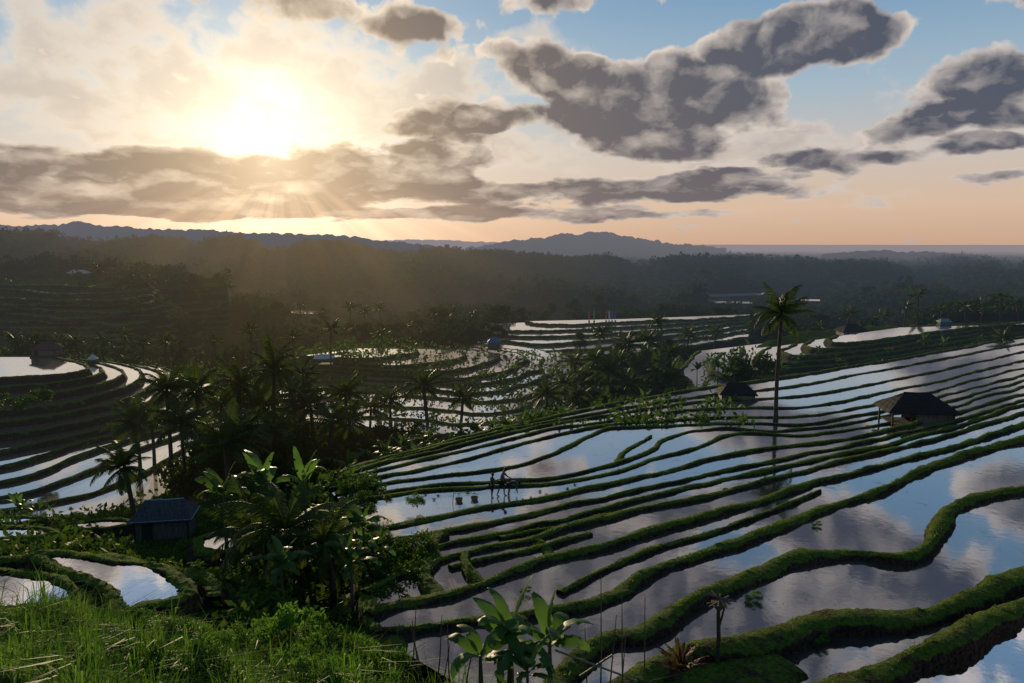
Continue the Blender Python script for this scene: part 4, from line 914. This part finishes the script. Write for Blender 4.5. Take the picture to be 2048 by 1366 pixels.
# ------------------------------------------------------------ people
def skin_obj(name,J,E,R,mat,parent,rootk):
    ks=list(J); me=bpy.data.meshes.new(name); me.from_pydata([J[k] for k in ks],[(ks.index(a),ks.index(b)) for a,b in E],[]); me.materials.append(mat)
    o=link(name,me,parent); md=o.modifiers.new('skin','SKIN'); md.use_smooth_shade=True
    for i,k in enumerate(ks):
        sv=me.skin_vertices[0].data[i]; rr=R[k]; sv.radius=(rr,rr) if not isinstance(rr,tuple) else rr; sv.use_root=(k==rootk)
    s=o.modifiers.new('sub','SUBSURF'); s.levels=1; s.render_levels=1; return o
def person(label,loc,rz,lean,arms,legs,headtilt,shirt,sc=1.):
    r=root('person',loc,rz,label=label,category='person'); r.scale=(sc,)*3
    J={};R={};E=[]
    hipz=.84
    bend=max(0,lean-.9)*.12
    pel=Vector((-bend*1.2,0,hipz-bend*.4)); d=Vector((math.sin(lean),0,math.cos(lean)))
    J['pel']=pel; R['pel']=(.13,.10); J['waist']=pel+d*.14; R['waist']=(.115,.09); J['chest']=pel+d*.34; R['chest']=(.14,.10); J['neck']=pel+d*.50; R['neck']=.055
    hd=Vector((math.sin(lean+headtilt),0,math.cos(lean+headtilt))); J['jaw']=J['neck']+hd*.09; R['jaw']=.062; J['head']=J['neck']+hd*.17; R['head']=.092; J['crown']=J['neck']+hd*.24; R['crown']=.065
    fw=Vector((hd.z,0,-hd.x)); J['nose']=J['head']+fw*.10-hd*.03; R['nose']=.016
    E=[('pel','waist'),('waist','chest'),('chest','neck'),('neck','jaw'),('jaw','head'),('head','crown'),('head','nose')]
    for s,sd in((1,'l'),(-1,'r')):
        a1,a2=arms[0 if s>0 else 1]; sh=J['chest']+d*.09+Vector((0,s*.17,0)); J['sh'+sd]=sh; R['sh'+sd]=.055
        el=sh+Vector((math.sin(a1)*.27,s*.05,-math.cos(a1)*.27)); wr=el+Vector((math.sin(a2)*.24,0,-math.cos(a2)*.24)); J['el'+sd]=el; R['el'+sd]=.038; J['wr'+sd]=wr; R['wr'+sd]=.026
        hdv=Vector((math.sin(a2),0,-math.cos(a2))); pm=wr+hdv*.06; J['pm'+sd]=pm; R['pm'+sd]=(.034,.018)
        E+=[('chest','sh'+sd),('sh'+sd,'el'+sd),('el'+sd,'wr'+sd),('wr'+sd,'pm'+sd)]
        side=Vector((hdv.z,0,-hdv.x))
        for i,fl in enumerate([.065,.075,.07,.055]):
            off=side*((i-1.5)*.021); k1='f%d%s'%(i,sd); J[k1]=pm+hdv*.045+off; J[k1+'b']=J[k1]+hdv*fl*.55+Vector((0,-s*.006,0)); J[k1+'c']=J[k1+'b']+hdv*fl*.35+Vector((0,-s*.02,0)); R[k1]=.0095; R[k1+'b']=.009; R[k1+'c']=.008; E+=[('pm'+sd,k1),(k1,k1+'b'),(k1+'b',k1+'c')]
        J['th'+sd]=pm+side*.045-hdv*.01; J['thb'+sd]=J['th'+sd]+side*.02+hdv*.035; R['th'+sd]=.011; R['thb'+sd]=.009; E+=[('pm'+sd,'th'+sd),('th'+sd,'thb'+sd)]
        l1,l2=legs[0 if s>0 else 1]; hp=pel+Vector((0,s*.09,-.04)); kn_=hp+Vector((math.sin(l1)*.39,s*.02,-math.cos(l1)*.39)); an=kn_+Vector((math.sin(l2)*.39,0,-math.cos(l2)*.39)); J['hp'+sd]=hp; R['hp'+sd]=.085; J['kn'+sd]=kn_; R['kn'+sd]=.052; J['an'+sd]=an; R['an'+sd]=.035; J['to'+sd]=an+Vector((.15,0,-.04)); R['to'+sd]=(.035,.02)
        E+=[('pel','hp'+sd),('hp'+sd,'kn'+sd),('kn'+sd,'an'+sd),('an'+sd,'to'+sd)]
    skin_obj('body',J,E,R,M['skin'],r,'pel')
    mid=lambda a,b_,f:J[a].lerp(J[b_],f)
    Js={'pel':J['pel'],'waist':J['waist'],'chest':J['chest'],'nk':mid('chest','neck',.6)}; Rs={'pel':(.15,.12),'waist':(.14,.115),'chest':(.165,.125),'nk':.085}; Es=[('pel','waist'),('waist','chest'),('chest','nk')]
    Jt={'pel':J['pel']}; Rt={'pel':(.15,.12)}; Et=[]
    for sd in 'lr':
        Js['s'+sd]=J['sh'+sd]; Rs['s'+sd]=.075; Js['e'+sd]=mid('sh'+sd,'el'+sd,.8); Rs['e'+sd]=.06; Es+=[('chest','s'+sd),('s'+sd,'e'+sd)]
        Jt['h'+sd]=J['hp'+sd]; Rt['h'+sd]=.105; Jt['k'+sd]=mid('hp'+sd,'kn'+sd,.9); Rt['k'+sd]=.085; Et+=[('pel','h'+sd),('h'+sd,'k'+sd)]
    skin_obj('shirt',Js,Es,Rs,shirt,r,'pel'); skin_obj('shorts',Jt,Et,Rt,M['short'],r,'pel')
    m=MB(); m.lathe([(.085,-.03),(.098,.02),(.09,.065),(.06,.10),(.001,.118)],12); ho=m.obj('hair',M['hair'],r,True,loc=J['head']-fw*.012+hd*.01); ho.rotation_euler=(0,lean+headtilt,0)
    for s in(-1,1):
        m=MB(); m.lathe([(.001,-.01),(.010,0),(.001,.01)],6); m.obj('eye',M['hair'],r,loc=J['head']+fw*.085+Vector((0,s*.032,0))+hd*.005)
    m=MB(); m.box((0,0,0),(.01,.045,.008)); m.obj('mouth',M['hair'],r,loc=J['head']+fw*.088-hd*.055)
    return r
LW=-16.3
gp=lambda px,py,z=LW:at_z(px,py,z)
person('person in a dark teal shirt standing upright in the muddy paddy',gp(984,996),.5,.05,[(.15,.5),(-.1,.4)],[(.08,0),(-.1,-.1)],.1,M['shirtA'],1.02)
person('person in a pale grey shirt standing taller, arms reaching forward',gp(1003,992),-.2,.22,[(.7,1.1),(.5,.9)],[(.3,.05),(-.25,-.35)],.35,M['shirtB'],1.2)
person('person in dark blue bending low to plant seedlings',gp(1020,990),.0,1.45,[(.1,.15),(.35,.1)],[(.15,-.12),(.05,-.2)],.5,M['shirtC'],1.0)
# ------------------------------------------------------------ baskets, pole, seedlings
def basket(px,py,label):
    p=gp(px,py,LW-.02); r=root('basket',p,0,label=label,category='basket'); r.scale=(.9,.9,.72)
    m=MB(); m.lathe([(.001,.0),(.19,.0),(.24,.12),(.27,.26),(.25,.26),(.21,.1),(.001,.03)],16); m.obj('bowl',M['wicker'],r)
    m=MB(); m.tube([(.27*math.cos(k/8*math.pi*2),.27*math.sin(k/8*math.pi*2),.27) for k in range(9)],.022,5); m.obj('rim',M['dry'],r)
    for s in range(4):
        a=s*math.pi/2+.4; m=MB(); m.tube([(.26*math.cos(a),.26*math.sin(a),.27),(.0,0,.75)],.009,4); m.obj('cord',M['dry'],r)
basket(918,1003,'left woven basket beside the farmers'); basket(949,1000,'right woven basket nearer the farmers')
a=gp(908,1005); b=gp(958,999); m=MB(); m.tube([a+Vector((0,0,.6)),a.lerp(b,.5)+Vector((0,0,.55)),b+Vector((0,0,.35))],.02,6); m.obj('carrying_pole',M['bamboo'],label='bamboo carrying pole laid across the two baskets',category='pole')
m=MB(); p=gp(905,1007); m.tube([p-Vector((0,0,.1)),p+Vector((.1,0,.8))],.02,5); m.obj('stake',M['dry'],label='short upright stake left of the woven baskets',category='stake')
for px,py in [(820,986),(838,996),(868,1000),(876,992),(935,985),(1045,1000),(1062,996),(1080,984),(1092,990),(850,990),(1135,978),(1150,970)]:
    p=gp(px,py); n=22; C=rng.normal(size=(n,3))*np.array([.06,.05,.05]); C[:,2]=np.abs(C[:,2])+.02; V,Q=diamonds(C,.07,.020); link('seedling_bundle',mesh_q('seedling_bundle',V,Q,M['shrub']),None,p,label='dark seedling bundle dropped in the paddy around the farmers',category='seedlings',group='seedling bundles around the farmers')
# ------------------------------------------------------------ bamboo fence
p0=at_z(738,1104,-15.7); p1=at_z(872,1112,-15.3); dv=p1-p0
r=root('bamboo_fence',p0,0,label='low bamboo stake fence beside the left thicket',category='fence')
random.seed(61)
for i in range(34):
    t=i/33; q=dv*t; h=random.uniform(.5,.75); m=MB(); m.tube([q+Vector((0,0,-.5)),q+Vector((random.uniform(-.05,.05),0,h))],.018,5); m.obj('stake',M['darkwood'],r)
for hh_ in(.2,.45): m=MB(); m.tube([Vector((0,-.04,hh_)),dv*.5+Vector((0,-.04,hh_+.03)),dv+Vector((0,-.04,hh_))],.015,5); m.obj('rail',M['darkwood'],r)
# ------------------------------------------------------------ offering post
p=at_z(1434,1322,-13.6); r=root('offering_post',p,0,label='wooden post topped with a star of crossed bamboo sticks',category='post')
m=MB(); m.tube([(0,0,-.5),(.03,0,.8),(-.01,0,1.6),(0,0,2.15)],[.085,.07,.06,.05],8); m.obj('shaft',M['bark'],r)
m=MB(); m.tube([(.02,0,1.15),(.12,0,1.55),(.2,0,1.95)],[.04,.035,.03],6); m.obj('side_branch',M['bark'],r)
m=MB(); m.box((0,0,1.98),(.40,.40,.06)); m.lathe([(.05,1.72),(.22,1.95)],10); m.obj('platform',M['dry'],r)
for i in range(6):
    a=i*math.pi/6+.2; m=MB(); L=.55 if i%2 else .42; m.tube([(-L*math.cos(a),-L*math.sin(a),2.02+.02*i),(L*math.cos(a),L*math.sin(a),2.02+.05*i)],.026,5); m.obj('crossbar',M['dry'],r)
m=MB(); m.tube([(0,0,2.),(-.03,0,2.6)],.026,5); m.obj('spike',M['dry'],r)
random.seed(71)
for px,yb,yt_,dx in [(820,1366,1215,12),(838,1345,1240,-14),(868,1370,1230,16),(790,1360,1260,6),(905,1375,1250,-10),(760,1370,1290,8),(1200,1372,1150,2),(1248,1366,1195,-4),(1238,1370,1262,14),(1290,1368,1195,0),(880,1372,1290,20),(1180,1370,1255,-10),(850,1370,1250,-30),(925,1372,1275,26),(810,1372,1280,-22),(1215,1372,1230,18)]:
    Y=random.uniform(18.8,20.3); a=at_y(px,yb,Y); b=at_y(px+dx,yt_,Y); g=gz(a.x,Y); a.z=min(a.z,g+.0)
    m=MB(); c=a.lerp(b,.5)+Vector((random.uniform(-.05,.05),0,0)); o_=a.copy(); m.tube([a-o_-Vector((0,0,.2)),c-o_,b-o_],[.028,.02,.010],5); m.obj('dry_stalk',M['dry'],loc=o_,label='thin dry stalk sticking up from the near bank',category='stalk',group='dry stalks at the bottom edge')
for a,b,lb in [((1110,1300),(1275,1362),'pale bamboo pole lying slanted at the bottom edge'),((1160,1352),(1225,1310),'shorter bamboo pole crossing the slanted one')]:
    A_=at_y(a[0],a[1],19.6); B_=at_y(b[0],b[1],19.0); m=MB(); m.tube([Vector((0,0,0)),(B_-A_)*.5,(B_-A_)],.028,7); m.obj('bamboo_pole',M['bamboo'],loc=A_,label=lb,category='pole')
print('objects',len(bpy.data.objects))
